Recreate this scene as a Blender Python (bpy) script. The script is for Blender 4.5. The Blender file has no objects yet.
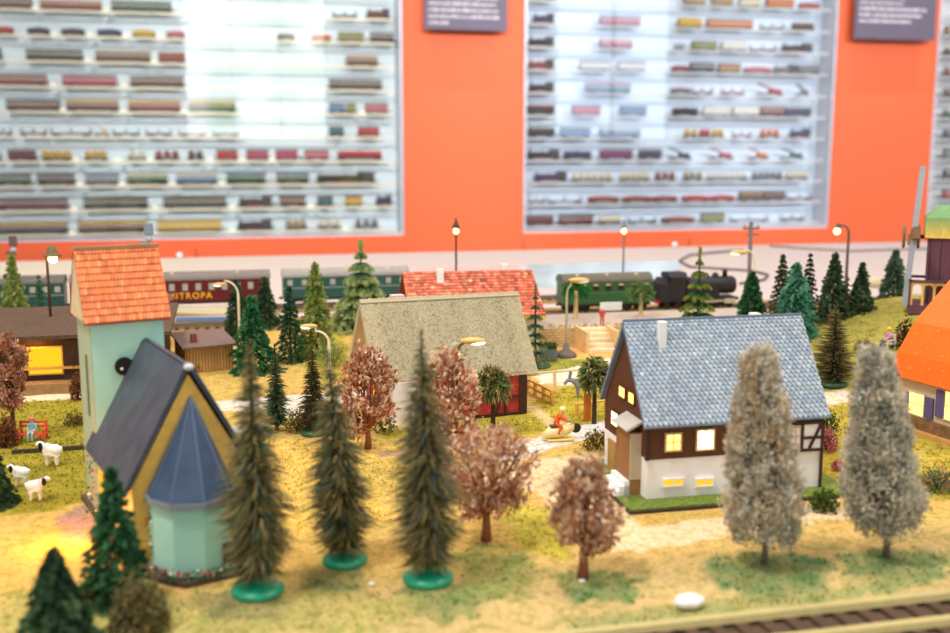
import bpy, math, random
import numpy as np
from mathutils import Vector, Matrix

# ------------------------------------------------------------------ basics
S = 0.01                       # everything below is written in centimetres
SC = bpy.context.scene
COL = SC.collection
random.seed(7)
RNG = np.random.default_rng(11)
PI = math.pi

# the photographer's viewpoint (used for the camera and to survey the ground)
FPX = 1040.0; PIT = math.radians(9.07); YAW = math.radians(13.0); EYE = 20.0
_r = np.array([math.cos(YAW), -math.sin(YAW), 0.0])
_h = np.array([math.sin(YAW), math.cos(YAW), 0.0])
_f = _h * math.cos(PIT) + np.array([0, 0, -math.sin(PIT)])
_u = _h * math.sin(PIT) + np.array([0, 0, math.cos(PIT)])


def ray(px, py):
    return _f + _r * (px - 475.0) / FPX - _u * (py - 316.5) / FPX


def at(px, py, z=0.0):
    d = ray(px, py); t = (z - EYE) / d[2]
    return np.array([d[0] * t, d[1] * t, z])


def atd(px, py, D):
    d = ray(px, py); t = D / d.dot(_h)
    return np.array([d[0] * t, d[1] * t, EYE + d[2] * t])


def xat(px, z, Y):
    q = (px - 475.0) / FPX
    return (q * (Y * _f[1] + (z - EYE) * _f[2]) - Y * _r[1]) / (_r[0] - q * _f[0])


def gnd(px, py):
    p = at(px, py)
    for k in range(60):
        z = float(hill(p[0], p[1])); p = .5 * p + .5 * at(px, py, z)
    p[2] = float(hill(p[0], p[1]))
    return p


def fdist(p):
    return float(p[0] * _h[0] + p[1] * _h[1])


def hill(x, y):
    cx, cy = 72.0, 90.0
    a = math.radians(-13)
    dx, dy = x - cx, y - cy
    u = dx * math.cos(a) - dy * math.sin(a); v = dx * math.sin(a) + dy * math.cos(a)
    d = np.sqrt((u / 30.0) ** 2 + (v / 26.0) ** 2)
    t = np.clip(1.0 - d, 0, 1)
    return 5.6 * (t * t * (3 - 2 * t)) ** 0.9


# ------------------------------------------------------------------ materials
def lin(c):
    out = []
    for v in c[:3]:
        v = v / 255.0
        out.append(v / 12.92 if v <= 0.04045 else ((v + 0.055) / 1.055) ** 2.4)
    return tuple(out) + (1.0,)


def newmat(name):
    m = bpy.data.materials.new(name); m.use_nodes = True
    nt = m.node_tree; nt.nodes.clear()
    o = nt.nodes.new('ShaderNodeOutputMaterial')
    return m, nt, o


def mat(name, rgb, rough=0.75, ns=0.0, na=0.0, bump=0.0, metal=0.0, attr=False, spec=0.3, stretch=None, coat=0.0):
    m, nt, o = newmat(name)
    N = nt.nodes.new; L = nt.links.new
    b = N('ShaderNodeBsdfPrincipled'); L(b.outputs[0], o.inputs[0])
    b.inputs['Roughness'].default_value = rough
    b.inputs['Metallic'].default_value = metal
    b.inputs['Specular IOR Level'].default_value = spec
    b.inputs['Coat Weight'].default_value = coat
    base = None
    if attr:
        a = N('ShaderNodeAttribute'); a.attribute_name = 'Col'; base = a.outputs['Color']
    if ns:
        tc = N('ShaderNodeTexCoord'); n = N('ShaderNodeTexNoise')
        n.inputs['Scale'].default_value = ns * 100.0 / 10.0
        n.inputs['Detail'].default_value = 4.0
        src = tc.outputs['Object']
        if stretch:
            mp = N('ShaderNodeMapping'); mp.inputs['Scale'].default_value = stretch
            L(src, mp.inputs[0]); src = mp.outputs[0]
        L(src, n.inputs['Vector'])
        r = N('ShaderNodeMapRange'); r.inputs[1].default_value = 0.3; r.inputs[2].default_value = 0.7
        r.inputs[3].default_value = 1.0 - na; r.inputs[4].default_value = 1.0 + na
        L(n.outputs['Fac'], r.inputs[0])
        mx = N('ShaderNodeMix'); mx.data_type = 'RGBA'; mx.blend_type = 'MULTIPLY'; mx.inputs[0].default_value = 1.0
        if base is not None: L(base, mx.inputs[6])
        else: mx.inputs[6].default_value = lin(rgb)
        L(r.outputs[0], mx.inputs[7])
        L(mx.outputs[2], b.inputs['Base Color'])
        if bump:
            bp = N('ShaderNodeBump'); bp.inputs['Strength'].default_value = bump; bp.inputs['Distance'].default_value = 0.001
            L(n.outputs['Fac'], bp.inputs['Height']); L(bp.outputs[0], b.inputs['Normal'])
    else:
        if base is not None: L(base, b.inputs['Base Color'])
        else: b.inputs['Base Color'].default_value = lin(rgb)
    return m


def emis(name, rgb, strength, noise=None):
    m, nt, o = newmat(name)
    e = nt.nodes.new('ShaderNodeEmission'); e.inputs[1].default_value = strength
    nt.links.new(e.outputs[0], o.inputs[0])
    e.inputs[0].default_value = lin(rgb)
    if noise:
        tc = nt.nodes.new('ShaderNodeTexCoord'); n = nt.nodes.new('ShaderNodeTexNoise')
        n.inputs['Scale'].default_value = noise[1]; n.inputs['Detail'].default_value = 3
        nt.links.new(tc.outputs['Object'], n.inputs['Vector'])
        cr = nt.nodes.new('ShaderNodeValToRGB')
        cr.color_ramp.elements[0].position = 0.38; cr.color_ramp.elements[0].color = lin(noise[0])
        cr.color_ramp.elements[1].position = 0.56; cr.color_ramp.elements[1].color = lin(rgb)
        nt.links.new(n.outputs['Fac'], cr.inputs[0]); nt.links.new(cr.outputs[0], e.inputs[0])
    return m


_mc = {}
FOOT = []


def flat(rgb, rough=0.6, spec=0.3, metal=0.0):
    k = (tuple(rgb), rough, metal)
    if k not in _mc:
        _mc[k] = mat('paint_%d_%d_%d' % tuple(rgb), rgb, rough, 25, 0.10, spec=spec, metal=metal)
    return _mc[k]


# ------------------------------------------------------------------ mesh builder
class MB:
    def __init__(s):
        s.v = []; s.f = []; s.c = []; s.col = None

    def add(s, vs, fs, col=None):
        o = len(s.v)
        s.v.extend([tuple(map(float, p)) for p in vs])
        s.f.extend([tuple(i + o for i in f) for f in fs])
        c = col if col is not None else s.col
        if c is not None and len(c) and not isinstance(c[0], (tuple, list, np.ndarray)):
            s.c.extend([lin(c)] * len(vs))
        elif c is not None:
            s.c.extend([tuple(q) for q in c])
        return s

    def box(s, x0, x1, y0, y1, z0, z1, col=None, tf=None):
        v = [(x0, y0, z0), (x1, y0, z0), (x1, y1, z0), (x0, y1, z0), (x0, y0, z1), (x1, y0, z1), (x1, y1, z1), (x0, y1, z1)]
        if tf: v = [tf(p) for p in v]
        return s.add(v, [(0, 3, 2, 1), (4, 5, 6, 7), (0, 1, 5, 4), (1, 2, 6, 5), (2, 3, 7, 6), (3, 0, 4, 7)], col)

    def beam(s, a, b, w, d=None, col=None):
        a = Vector(a); b = Vector(b); t = (b - a).normalized()
        k = Vector((0, 1, 0)) if abs(t.y) < 0.9 else Vector((1, 0, 0))
        n = t.cross(k).normalized(); m = t.cross(n).normalized()
        d = d or w
        n = n * w / 2; m = m * d / 2
        v = [a - n - m, a + n - m, a + n + m, a - n + m, b - n - m, b + n - m, b + n + m, b - n + m]
        return s.add(v, [(0, 3, 2, 1), (4, 5, 6, 7), (0, 1, 5, 4), (1, 2, 6, 5), (2, 3, 7, 6), (3, 0, 4, 7)], col)

    def slab(s, a, b, c, d, t, col=None):
        a, b, c, d = map(Vector, (a, b, c, d))
        n = (b - a).cross(d - a).normalized() * t
        v = [a, b, c, d, a - n, b - n, c - n, d - n]
        return s.add(v, [(0, 1, 2, 3), (7, 6, 5, 4), (0, 4, 5, 1), (1, 5, 6, 2), (2, 6, 7, 3), (3, 7, 4, 0)], col)

    def prism(s, poly, ext, col=None):
        n = len(poly); e = Vector(ext)
        v = [Vector(p) for p in poly] + [Vector(p) + e for p in poly]
        f = [tuple(range(n)), tuple(range(2 * n - 1, n - 1, -1))] + [(i, i + n, (i + 1) % n + n, (i + 1) % n) for i in range(n)]
        return s.add(v, f, col)

    def tube(s, pts, rad, n=8, col=None, cap=True):
        pts = [Vector(p) for p in pts]
        if not isinstance(rad, (list, tuple)): rad = [rad] * len(pts)
        vs = []; prev = None
        for i, p in enumerate(pts):
            t = (pts[min(i + 1, len(pts) - 1)] - pts[max(i - 1, 0)]).normalized()
            if prev is None:
                k = Vector((0, 0, 1)) if abs(t.z) < 0.9 else Vector((1, 0, 0))
                a = t.cross(k).normalized()
            else:
                a = (prev - t * prev.dot(t)).normalized()
            prev = a; b = t.cross(a)
            for j in range(n):
                w = 2 * PI * j / n
                vs.append(p + (a * math.cos(w) + b * math.sin(w)) * rad[i])
        fs = []
        for i in range(len(pts) - 1):
            for j in range(n):
                fs.append((i * n + j, i * n + (j + 1) % n, (i + 1) * n + (j + 1) % n, (i + 1) * n + j))
        if cap:
            fs.append(tuple(range(n - 1, -1, -1))); fs.append(tuple(range((len(pts) - 1) * n, len(pts) * n)))
        return s.add(vs, fs, col)

    def lathe(s, prof, n=20, c=(0, 0, 0), col=None, ax='z', sq=(1, 1)):
        vs = []
        for (r, z) in prof:
            for j in range(n):
                w = 2 * PI * j / n
                p = (r * math.cos(w) * sq[0], r * math.sin(w) * sq[1], z)
                if ax == 'y': p = (p[0], p[2], p[1])
                if ax == 'x': p = (p[2], p[0], p[1])
                vs.append((p[0] + c[0], p[1] + c[1], p[2] + c[2]))
        fs = []
        for i in range(len(prof) - 1):
            for j in range(n):
                fs.append((i * n + j, i * n + (j + 1) % n, (i + 1) * n + (j + 1) % n, (i + 1) * n + j))
        fs.append(tuple(range(n - 1, -1, -1))); fs.append(tuple(range((len(prof) - 1) * n, len(prof) * n)))
        return s.add(vs, fs, col)

    def ball(s, c, r, n=12, m=8, sq=(1, 1, 1), col=None):
        vs = []; fs = []
        for i in range(m + 1):
            th = PI * i / m
            for j in range(n):
                w = 2 * PI * j / n
                vs.append((c[0] + r * sq[0] * math.sin(th) * math.cos(w), c[1] + r * sq[1] * math.sin(th) * math.sin(w), c[2] + r * sq[2] * math.cos(th)))
        for i in range(m):
            for j in range(n):
                fs.append((i * n + j, (i + 1) * n + j, (i + 1) * n + (j + 1) % n, i * n + (j + 1) % n))
        return s.add(vs, fs, col)

    def build(s, name, material, parent=None, smooth=False, loc=(0, 0, 0), rz=0.0, bev=0.0):
        me = bpy.data.meshes.new(name)
        me.from_pydata([(x * S, y * S, z * S) for x, y, z in s.v], [], s.f)
        if s.c and len(s.c) == len(s.v):
            at_ = me.color_attributes.new('Col', 'FLOAT_COLOR', 'POINT')
            at_.data.foreach_set('color', np.array(s.c, dtype=np.float32).ravel())
        me.materials.append(material)
        if smooth:
            me.polygons.foreach_set('use_smooth', [True] * len(me.polygons))
        me.update()
        o = bpy.data.objects.new(name, me); COL.objects.link(o)
        o.location = (loc[0] * S, loc[1] * S, loc[2] * S); o.rotation_euler = (0, 0, rz)
        if parent is not None: o.parent = parent
        if bev:
            bm = o.modifiers.new('bevel', 'BEVEL'); bm.width = bev * S; bm.segments = 2; bm.limit_method = 'ANGLE'
        return o


def tag(o, label, cat, group=None):
    o['label'] = label; o['category'] = cat
    if group: o['group'] = group
    return o


def thing(name, label, cat, loc=(0, 0, 0), rz=0.0, group=None):
    o = bpy.data.objects.new(name, None); COL.objects.link(o)
    o.empty_display_size = 0.01
    o.location = (loc[0] * S, loc[1] * S, loc[2] * S); o.rotation_euler = (0, 0, rz)
    return tag(o, label, cat, group)


def struct(name, mb, m, loc=(0, 0, 0), rz=0.0, smooth=False):
    o = mb.build(name, m, None, smooth, loc, rz); o['kind'] = 'structure'
    return o


# shared materials
M_FOL, _nt, _o = newmat('foliage')
_a = _nt.nodes.new('ShaderNodeAttribute'); _a.attribute_name = 'Col'
_d = _nt.nodes.new('ShaderNodeBsdfDiffuse'); _t = _nt.nodes.new('ShaderNodeBsdfTranslucent'); _m = _nt.nodes.new('ShaderNodeMixShader'); _m.inputs[0].default_value = .45
_nt.links.new(_a.outputs['Color'], _d.inputs[0]); _nt.links.new(_a.outputs['Color'], _t.inputs[0])
_nt.links.new(_d.outputs[0], _m.inputs[1]); _nt.links.new(_t.outputs[0], _m.inputs[2]); _nt.links.new(_m.outputs[0], _o.inputs[0])
M_VC = mat('painted_figure', (0, 0, 0), 0.55, attr=True)
M_TILE = mat('roof_tile', (0, 0, 0), 0.6, 20, 0.12, attr=True)
M_BARK = mat('bark', (92, 62, 42), 0.9, 60, 0.3, 0.6)
M_DBARK = mat('dark_wire_trunk', (60, 50, 38), 0.8, 60, 0.2)
M_TEAL = mat('teal_plastic', (28, 150, 112), 0.35, 20, 0.12, spec=0.5)
M_DGREEN = mat('dark_green_plastic', (44, 84, 50), 0.4, 20, 0.12, spec=0.5)
M_BLACK = mat('black', (26, 25, 27), 0.5, 30, 0.2)
M_UNDER = mat('dark_underframe', (48, 44, 42), 0.6, 30, 0.2)
M_WHITE = mat('white_paint', (236, 236, 234), 0.5, 20, 0.03)
M_CREAM = mat('cream_plastic', (232, 218, 186), 0.5, 20, 0.06)
M_GLOW = emis('lit_window', (255, 208, 104), 2.8)
M_HOT = emis('bright_lit_window', (255, 228, 164), 7.0)
M_AMBER = emis('amber_lit_window', (255, 172, 30), 1.5)
M_BULB = emis('warm_bulb', (255, 214, 128), 9.0)
M_GREYM = mat('grey_metal', (150, 152, 150), 0.4, 30, 0.1, metal=0.3)
M_POLE = mat('bronze_pole', (96, 88, 66), 0.45, 30, 0.1, metal=0.2)


# ------------------------------------------------------------------ foliage
def vcol(cols, n, var=0.14):
    cols = np.array([lin(c)[:3] for c in cols])
    c = cols[RNG.integers(0, len(cols), n)] * (1 + RNG.normal(0, var, (n, 1)))
    return np.clip(c, 0.002, 1)


def blades(mb, base, mid, tip, w, col, tipcol=None):
    n = len(base)
    d = tip - base
    side = np.cross(d, RNG.normal(0, 1, (n, 3)))
    side /= np.linalg.norm(side, axis=1, keepdims=True) + 1e-9
    w = np.broadcast_to(np.asarray(w, float), (n,))[:, None]
    V = np.stack([base - side * w * .35, base + side * w * .35, mid + side * w * .5, mid - side * w * .5, tip], 1).reshape(-1, 3)
    tc = col if tipcol is None else tipcol
    C = np.stack([col, col, (col + tc) / 2, (col + tc) / 2, tc], 1).reshape(-1, 3)
    F = []
    for i in range(n):
        k = 5 * i
        F.append((k, k + 1, k + 2, k + 3)); F.append((k + 3, k + 2, k + 4))
    C = np.concatenate([C, np.ones((len(C), 1))], 1)
    mb.add(V, F, [tuple(c) for c in C])


def flakes(mb, cen, dirv, ln, w, col):
    n = len(cen)
    dirv = dirv / (np.linalg.norm(dirv, axis=1, keepdims=True) + 1e-9)
    side = np.cross(dirv, RNG.normal(0, 1, (n, 3)))
    side /= np.linalg.norm(side, axis=1, keepdims=True) + 1e-9
    ln = np.broadcast_to(np.asarray(ln, float), (n,))[:, None]; w = np.broadcast_to(np.asarray(w, float), (n,))[:, None]
    up = np.cross(dirv, side) * w * 0.35
    V = np.stack([cen - dirv * ln / 2, cen + side * w / 2 + up, cen + dirv * ln / 2, cen - side * w / 2 + up], 1).reshape(-1, 3)
    C = np.repeat(np.concatenate([col, np.ones((n, 1))], 1), 4, axis=0)
    mb.add(V, [(4 * i, 4 * i + 1, 4 * i + 2, 4 * i + 3) for i in range(n)], [tuple(c) for c in C])


def place(px, pbot, ptop, D=None, z0=0.0):
    """ground point and height of something seen between two heights in the survey"""
    if D is None:
        p = at(px, pbot, z0) if z0 else gnd(px, pbot)
    else:
        p = atd(px, 300, D); p[2] = z0 or float(hill(p[0], p[1]))
    z0 = float(p[2])
    if not z0 > .9: FOOT.append((p[0], p[1], .6))
    D = fdist(p)
    return (float(p[0]), float(p[1]), z0), float(atd(px, ptop, D)[2] - z0), D


OLIVE = [(142, 128, 84), (122, 112, 74), (160, 144, 98), (116, 120, 84), (146, 138, 104)]
DARKG = [(64, 92, 68), (80, 110, 78), (54, 80, 62), (100, 128, 92)]
GREEN = [(60, 124, 80), (78, 142, 92), (50, 106, 68), (104, 158, 108)]
TEALG = [(82, 146, 122), (104, 168, 140), (70, 126, 106), (134, 186, 160)]
LIGHTG = [(142, 162, 84), (168, 182, 102), (120, 146, 76), (186, 194, 124)]


def fir(name, label, cat_group, px, pbot, ptop, hw, cols, D=None, disc=None, n=2600, foot=0.06, bulge=0.55, droop=0.16, wid=1.0, discpos=None, z0=0.0, lean=0.0):
    """bottle-brush fir: needles all round a wire trunk"""
    loc, h, dd = place(px, pbot, ptop, D, z0)
    R = hw * dd / FPX
    FOOT.append((loc[0], loc[1], R * .95)); lx = lean * dd / FPX
    t = thing(name, label, 'tree', loc, -YAW, cat_group)
    if disc:
        b = MB(); dr = disc[0] * dd / FPX
        b.lathe([(dr * .96, 0), (dr, .08), (dr * .98, .24), (dr * .8, .36), (dr * .4, .44), (.22, .5), (.18, .75)], 28)
        b.build('base', disc[1], t, True)
    tr = MB(); tr.tube([(0, 0, 0), (0.03 + lx * .5, 0, h * .5), (lx, 0, h * .985)], [.16, .11, .04], 7); tr.build('trunk', M_DBARK, t)
    z = foot + (1 - foot) * (1 - np.sqrt(RNG.uniform(0, 1, n))) ** 0.95
    prof = np.minimum(1, (1 - z) / (1 - bulge * .75)) ** 0.85 * np.clip(.72 + (z - foot) * 2.0, 0, 1)
    a = RNG.uniform(0, 2 * PI, n); rr = R * prof * RNG.uniform(.45, 1.2, n) * (1 + .16 * np.sin(a * 3 + z * 40)) + .05
    base = np.stack([0 * a, 0 * a, z * h], 1)
    dz = -droop * rr * RNG.uniform(.2, 1.3, n)
    tip = np.stack([rr * np.cos(a), rr * np.sin(a), np.maximum(z * h + dz, .1)], 1)
    mid = np.stack([rr * .55 * np.cos(a + .1), rr * .55 * np.sin(a + .1), z * h + rr * .05], 1)
    for q_ in (base, mid, tip): q_[:, 0] += lx * z
    col = vcol(cols, n)
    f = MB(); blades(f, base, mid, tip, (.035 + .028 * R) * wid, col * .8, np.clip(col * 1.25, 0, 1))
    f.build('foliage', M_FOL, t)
    return t


def conifer(name, label, grp, px, pbot, ptop, hw, cols, D=None, z0=0.0, tiers=15, n=2300, rag=0.22, tips=None):
    """flocked conifer: drooping boughs in whorls, each thick with flock"""
    loc, h, dd = place(px, pbot, ptop, D, z0)
    R = hw * dd / FPX
    FOOT.append((loc[0], loc[1], R * 1.45))
    t = thing(name, label, 'tree', loc, RNG.uniform(0, 6), grp)
    tr = MB(); tr.tube([(0, 0, 0), (0, 0, h * .98)], [.05 * R + .08, .03], 7); tr.build('trunk', M_BARK, t)
    cen = []; dirs = []; cc = []
    per = max(6, int(n / (tiers * 9)))
    pal = np.array([lin(c)[:3] for c in cols]); tp = np.array([lin(c)[:3] for c in (tips or cols)])
    for k in range(tiers):
        q = (k + .3) / tiers
        zr = .05 + .93 * q
        rad = 1.12 * R * (1 - q) ** .85 + .05 * R
        nb = 9 if k < tiers - 2 else 6
        for b in range(nb):
            a = 2 * PI * (b + .5 * (k % 2)) / nb + RNG.uniform(-.25, .25)
            L_ = rad * RNG.uniform(1 - rag, 1 + rag)
            u = RNG.uniform(.1, 1, per) ** .7
            wdt = .30 * rad * (1.15 - u) + .02 * R
            x = L_ * u; side = RNG.normal(0, 1, per) * wdt * .55
            zz = zr * h - .55 * L_ * u ** 1.2 + RNG.normal(0, .05, per) * R + .05 * R
            cen.append(np.stack([x * math.cos(a) - side * math.sin(a), x * math.sin(a) + side * math.cos(a), np.maximum(zz, .05)], 1))
            dirs.append(np.stack([math.cos(a) + 0 * x, math.sin(a) + 0 * x, -.35 + RNG.normal(0, .35, per)], 1))
            c = pal[RNG.integers(0, len(pal))] * RNG.uniform(.8, 1.2)
            cc.append(c * (1 - u[:, None] ** 2) + tp[RNG.integers(0, len(tp))] * u[:, None] ** 2)
    cen = np.concatenate(cen); dirs = np.concatenate(dirs); cc = np.clip(np.concatenate(cc) * (1 + RNG.normal(0, .12, (len(cen), 1))), .002, 1)
    f = MB(); flakes(f, cen, dirs, R * .27 * RNG.uniform(.6, 1.3, len(cen)), R * .15, cc)
    top = MB()
    f.build('foliage', M_FOL, t)
    return t


def layered(name, label, px, pbot, ptop, hw, inner, tips, D=None, z0=0.0, tiers=6, nb=8, disc=None, sparse=1.0):
    """plastic fir with separate drooping whorls of flat boughs"""
    loc, h, dd = place(px, pbot, ptop, D, z0)
    R = hw * dd / FPX
    FOOT.append((loc[0], loc[1], R * 1.45))
    t = thing(name, label, 'tree', loc, RNG.uniform(0, 6))
    if disc:
        b = MB(); b.lathe([(disc, 0), (disc, .12), (disc * .6, .3), (.12, .42)], 20); b.build('base', M_DGREEN, t, True)
    tr = MB(); tr.tube([(0, 0, 0), (0, 0, h * .99)], [.05 * R + .1, .05], 7); tr.build('trunk', M_BARK, t)
    f = MB()
    pi_ = np.array([lin(c)[:3] for c in inner]); pt = np.array([lin(c)[:3] for c in tips])
    for k in range(tiers):
        q = k / (tiers - .4)
        rad = R * (1 - q) ** .85; zz = h * (.16 + .74 * q)
        for b in range(nb):
            a = 2 * PI * (b + .5 * (k % 2)) / nb + RNG.uniform(-.2, .2)
            L_ = rad * RNG.uniform(.8, 1.12)
            m = int(46 * sparse)
            u = RNG.uniform(.08, 1, m)
            sd = RNG.uniform(-1, 1, m) * .34 * rad * np.sin(np.clip(u, 0.05, .97) * PI) ** .7
            z = zz + .14 * L_ * np.sin(u * PI) - .42 * L_ * u ** 1.6 - np.abs(sd) * .4
            cen = np.stack([L_ * u * math.cos(a) - sd * math.sin(a), L_ * u * math.sin(a) + sd * math.cos(a), np.maximum(z, .1)], 1)
            d = np.stack([math.cos(a) + RNG.normal(0, .4, m), math.sin(a) + RNG.normal(0, .4, m), -.3 + RNG.normal(0, .3, m)], 1)
            ci = pi_[RNG.integers(0, len(pi_), m)]; ct = pt[RNG.integers(0, len(pt), m)]
            mixv = np.clip((u - .35) * 1.8 + RNG.normal(0, .2, m), 0, 1)[:, None]
            flakes(f, cen, d, R * .23, R * .14, np.clip(ci * (1 - mixv) + ct * mixv, .002, 1))
    m = 60
    u = RNG.uniform(0, 1, m); a = RNG.uniform(0, 2 * PI, m)
    cen = np.stack([.06 * R * np.cos(a), .06 * R * np.sin(a), h * (.84 + .16 * u)], 1)
    flakes(f, cen, np.stack([np.cos(a), np.sin(a), 1.2 + 0 * a], 1), R * .12, R * .07, pt[RNG.integers(0, len(pt), m)])
    f.build('foliage', M_FOL, t)
    return t


def broad(name, label, px, pbot, ptop, hw, cols, D=None, crown0=0.3, spread=1.0, clumps=90, per=22, fl=0.3, shape='round', trunk=None, thick=0.16, mix_branch=True, grp=None, z0=0.0, lean=0.0, fill=.7, csz=.17, own=.4, tap=1.6):
    """leafy tree: forking trunk, clumps of flock round the twig ends"""
    loc, h, dd = place(px, pbot, ptop, D, z0)
    R = hw * dd / FPX
    t = thing(name, label, 'tree', loc, -YAW, grp)
    tr = MB()
    fork = h * crown0
    tr.tube([(0, 0, 0), (.03, .02, fork * .5), (0, 0, fork * 1.15)], [thick * 1.35, thick, thick * .85], 8)
    ends = []
    for i in range(clumps):
        q = RNG.uniform(0, 1)
        if shape == 'round':
            zz = crown0 * .95 + (1 - crown0) * q
            prof = math.sin(PI * min(1, (q * .80 + .16))) ** .7
        elif shape == 'vase':
            zz = crown0 + (1 - crown0) * q
            prof = (.45 + .65 * q) if q < .7 else (.9 - (q - .7) * 1.7)
        else:                                   # flame: wide low, tapering to a blunt top
            zz = crown0 + (1 - crown0) * q
            prof = min(1, .72 + q * 1.6) * (1 - .70 * q ** tap) - .07
        a = RNG.uniform(0, 2 * PI); rr = R * prof * spread * RNG.uniform(.3, .93) ** fill
        lx = lean * dd / FPX * zz
        ends.append((rr * math.cos(a) + lx, rr * math.sin(a), h * zz * .97))
    for e in ends[:: 3 if shape != 'flame' else 6]:
        z1 = fork + (e[2] - fork) * .35
        tr.tube([(0, 0, fork * RNG.uniform(.85, 1.0) if shape != 'flame' else z1 * .9), (e[0] * .45, e[1] * .45, z1 + .1), (e[0] * .97, e[1] * .97, e[2])], [thick * .5, thick * .36, thick * .16], 5, cap=False)
    tr.build('trunk', trunk or M_BARK, t, True)
    f = MB()
    pal = np.array([lin(c)[:3] for c in cols])
    for e in ends:
        e = np.array(e)
        c0 = pal[RNG.integers(0, len(pal))] * RNG.uniform(.82, 1.12)
        cr = R * csz
        cen = e + RNG.normal(0, 1, (per, 3)) * np.array([cr, cr, cr * 1.5]) * .62
        out = np.array([e[0], e[1], 0]) / (R + 1e-6)
        d = RNG.normal(0, .55, (per, 3)) + np.array([out[0] * .7, out[1] * .7, .8])
        cl = np.clip((c0 * (1 - own) + own * pal[RNG.integers(0, len(pal), per)]) * (1 + RNG.normal(0, .16, (per, 1))), .002, 1)
        flakes(f, cen, d, fl * RNG.uniform(.6, 1.35, per), fl * .55, cl)
    f.build('foliage', M_FOL, t)
    return t


def mophead(name, label, px, pbot, ptop, hw, ch, cols, D=None, z0=0.0, trunk=None, n=900, wid=.2, grp=None):
    loc, h, dd = place(px, pbot, ptop, D, z0)
    R = hw * dd / FPX; H = ch * dd / FPX
    t = thing(name, label, 'tree', loc, RNG.uniform(0, 6), grp)
    tr = MB(); tr.tube([(0, 0, 0), (.02, 0, h - H * .55)], [.02 + R * .13, R * .1], 8); tr.build('trunk', trunk or M_BARK, t)
    f = MB()
    a = RNG.uniform(0, 2 * PI, n); s = RNG.uniform(-.72, 1, n)
    c0 = np.array([0, 0, h - H * .55])
    dirv = np.stack([np.cos(a) * np.sqrt(1 - s * s), np.sin(a) * np.sqrt(1 - s * s), s], 1)
    ln = RNG.uniform(.8, 1.06, n)[:, None]
    tip = c0 + dirv * ln * np.array([R, R, H * .54]); tip[:, 2] -= .05 * R * ln[:, 0]
    tip = tip + RNG.normal(0, .13 * R, (n, 3)); mid = c0 + dirv * ln * np.array([R, R, H * .54]) * .78 + RNG.normal(0, .06 * R, (n, 3)); mid[:, 2] += .12 * R
    base = c0 + dirv * ln * np.array([R, R, H * .54]) * .45
    col = vcol(cols, n, .2)
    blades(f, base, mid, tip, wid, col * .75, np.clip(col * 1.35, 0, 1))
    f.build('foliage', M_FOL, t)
    return t


def bush(name, label, px, pbot, hw, hh, cols, D=None, z0=0.0, n=700, fl=.22, cat='bush', grp=None, sq=1.0):
    loc, _, dd = place(px, pbot, pbot - 1, D, z0)
    R = hw * dd / FPX; H = hh * dd / FPX
    t = thing(name, label, cat, loc, RNG.uniform(0, 6), grp)
    tr = MB()
    for i in range(5):
        a = i * 1.3
        tr.tube([(0, 0, 0), (R * .3 * math.cos(a), R * .3 * math.sin(a), H * .4), (R * .6 * math.cos(a), R * .6 * math.sin(a), H * .75)], [.07, .05, .02], 5)
    tr.build('stem', M_BARK, t)
    a = RNG.uniform(0, 2 * PI, n); s = RNG.uniform(0, 1, n); u = RNG.uniform(.5, 1.05, n) * (1 + .14 * np.sin(a * 5) * np.cos(s * 7))
    d = np.stack([np.cos(a) * np.sqrt(1 - s * s), np.sin(a) * np.sqrt(1 - s * s) * sq, s], 1)
    cen = d * u[:, None] * np.array([R, R, H]) * .93; cen[:, 2] += .06
    f = MB(); flakes(f, cen, d + RNG.normal(0, .6, (n, 3)), fl * RNG.uniform(.6, 1.3, n), fl * .55, vcol(cols, n, .15))
    f.build('foliage', M_FOL, t)
    return t

# ------------------------------------------------------------------ camera
cam = bpy.data.cameras.new('camera'); co = bpy.data.objects.new('camera', cam); COL.objects.link(co)
co.location = (0, 0, EYE * S); co.rotation_euler = (PI / 2 - PIT, 0, -YAW)
cam.sensor_width = 36; cam.lens = FPX / 950 * 36; cam.clip_start = .02; cam.clip_end = 60
cam.dof.use_dof = True; cam.dof.focus_distance = 0.76; cam.dof.aperture_fstop = 7.6
SC.camera = co
SC.view_settings.view_transform = 'Standard'; SC.view_settings.look = 'None'
SC.view_settings.exposure = 0.14; SC.view_settings.gamma = 1.0; SC.view_settings.use_curve_mapping = False

# ------------------------------------------------------------------ light
w = bpy.data.worlds.new('world'); SC.world = w; w.use_nodes = True
w.node_tree.nodes['Background'].inputs[0].default_value = (0.94, 0.96, 1.0, 1)
w.node_tree.nodes['Background'].inputs[1].default_value = 0.82


def area(name, loc, target, sx, sy, power, rgb, kind='AREA', blend=.3, angle=60, rad=2.0):
    l = bpy.data.lights.new(name, kind); o = bpy.data.objects.new(name, l); COL.objects.link(o)
    l.energy = power; l.color = lin(rgb)[:3]
    if kind == 'AREA':
        l.shape = 'RECTANGLE'; l.size = sx * S; l.size_y = sy * S
    elif kind == 'SPOT':
        l.spot_size = math.radians(angle); l.spot_blend = blend; l.shadow_soft_size = rad * S
    else:
        l.shadow_soft_size = rad * S
    o.location = [v * S for v in loc]
    d = (Vector(target) - Vector(loc)).normalized()
    o.rotation_euler = d.to_track_quat('-Z', 'Y').to_euler()
    return o


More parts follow.
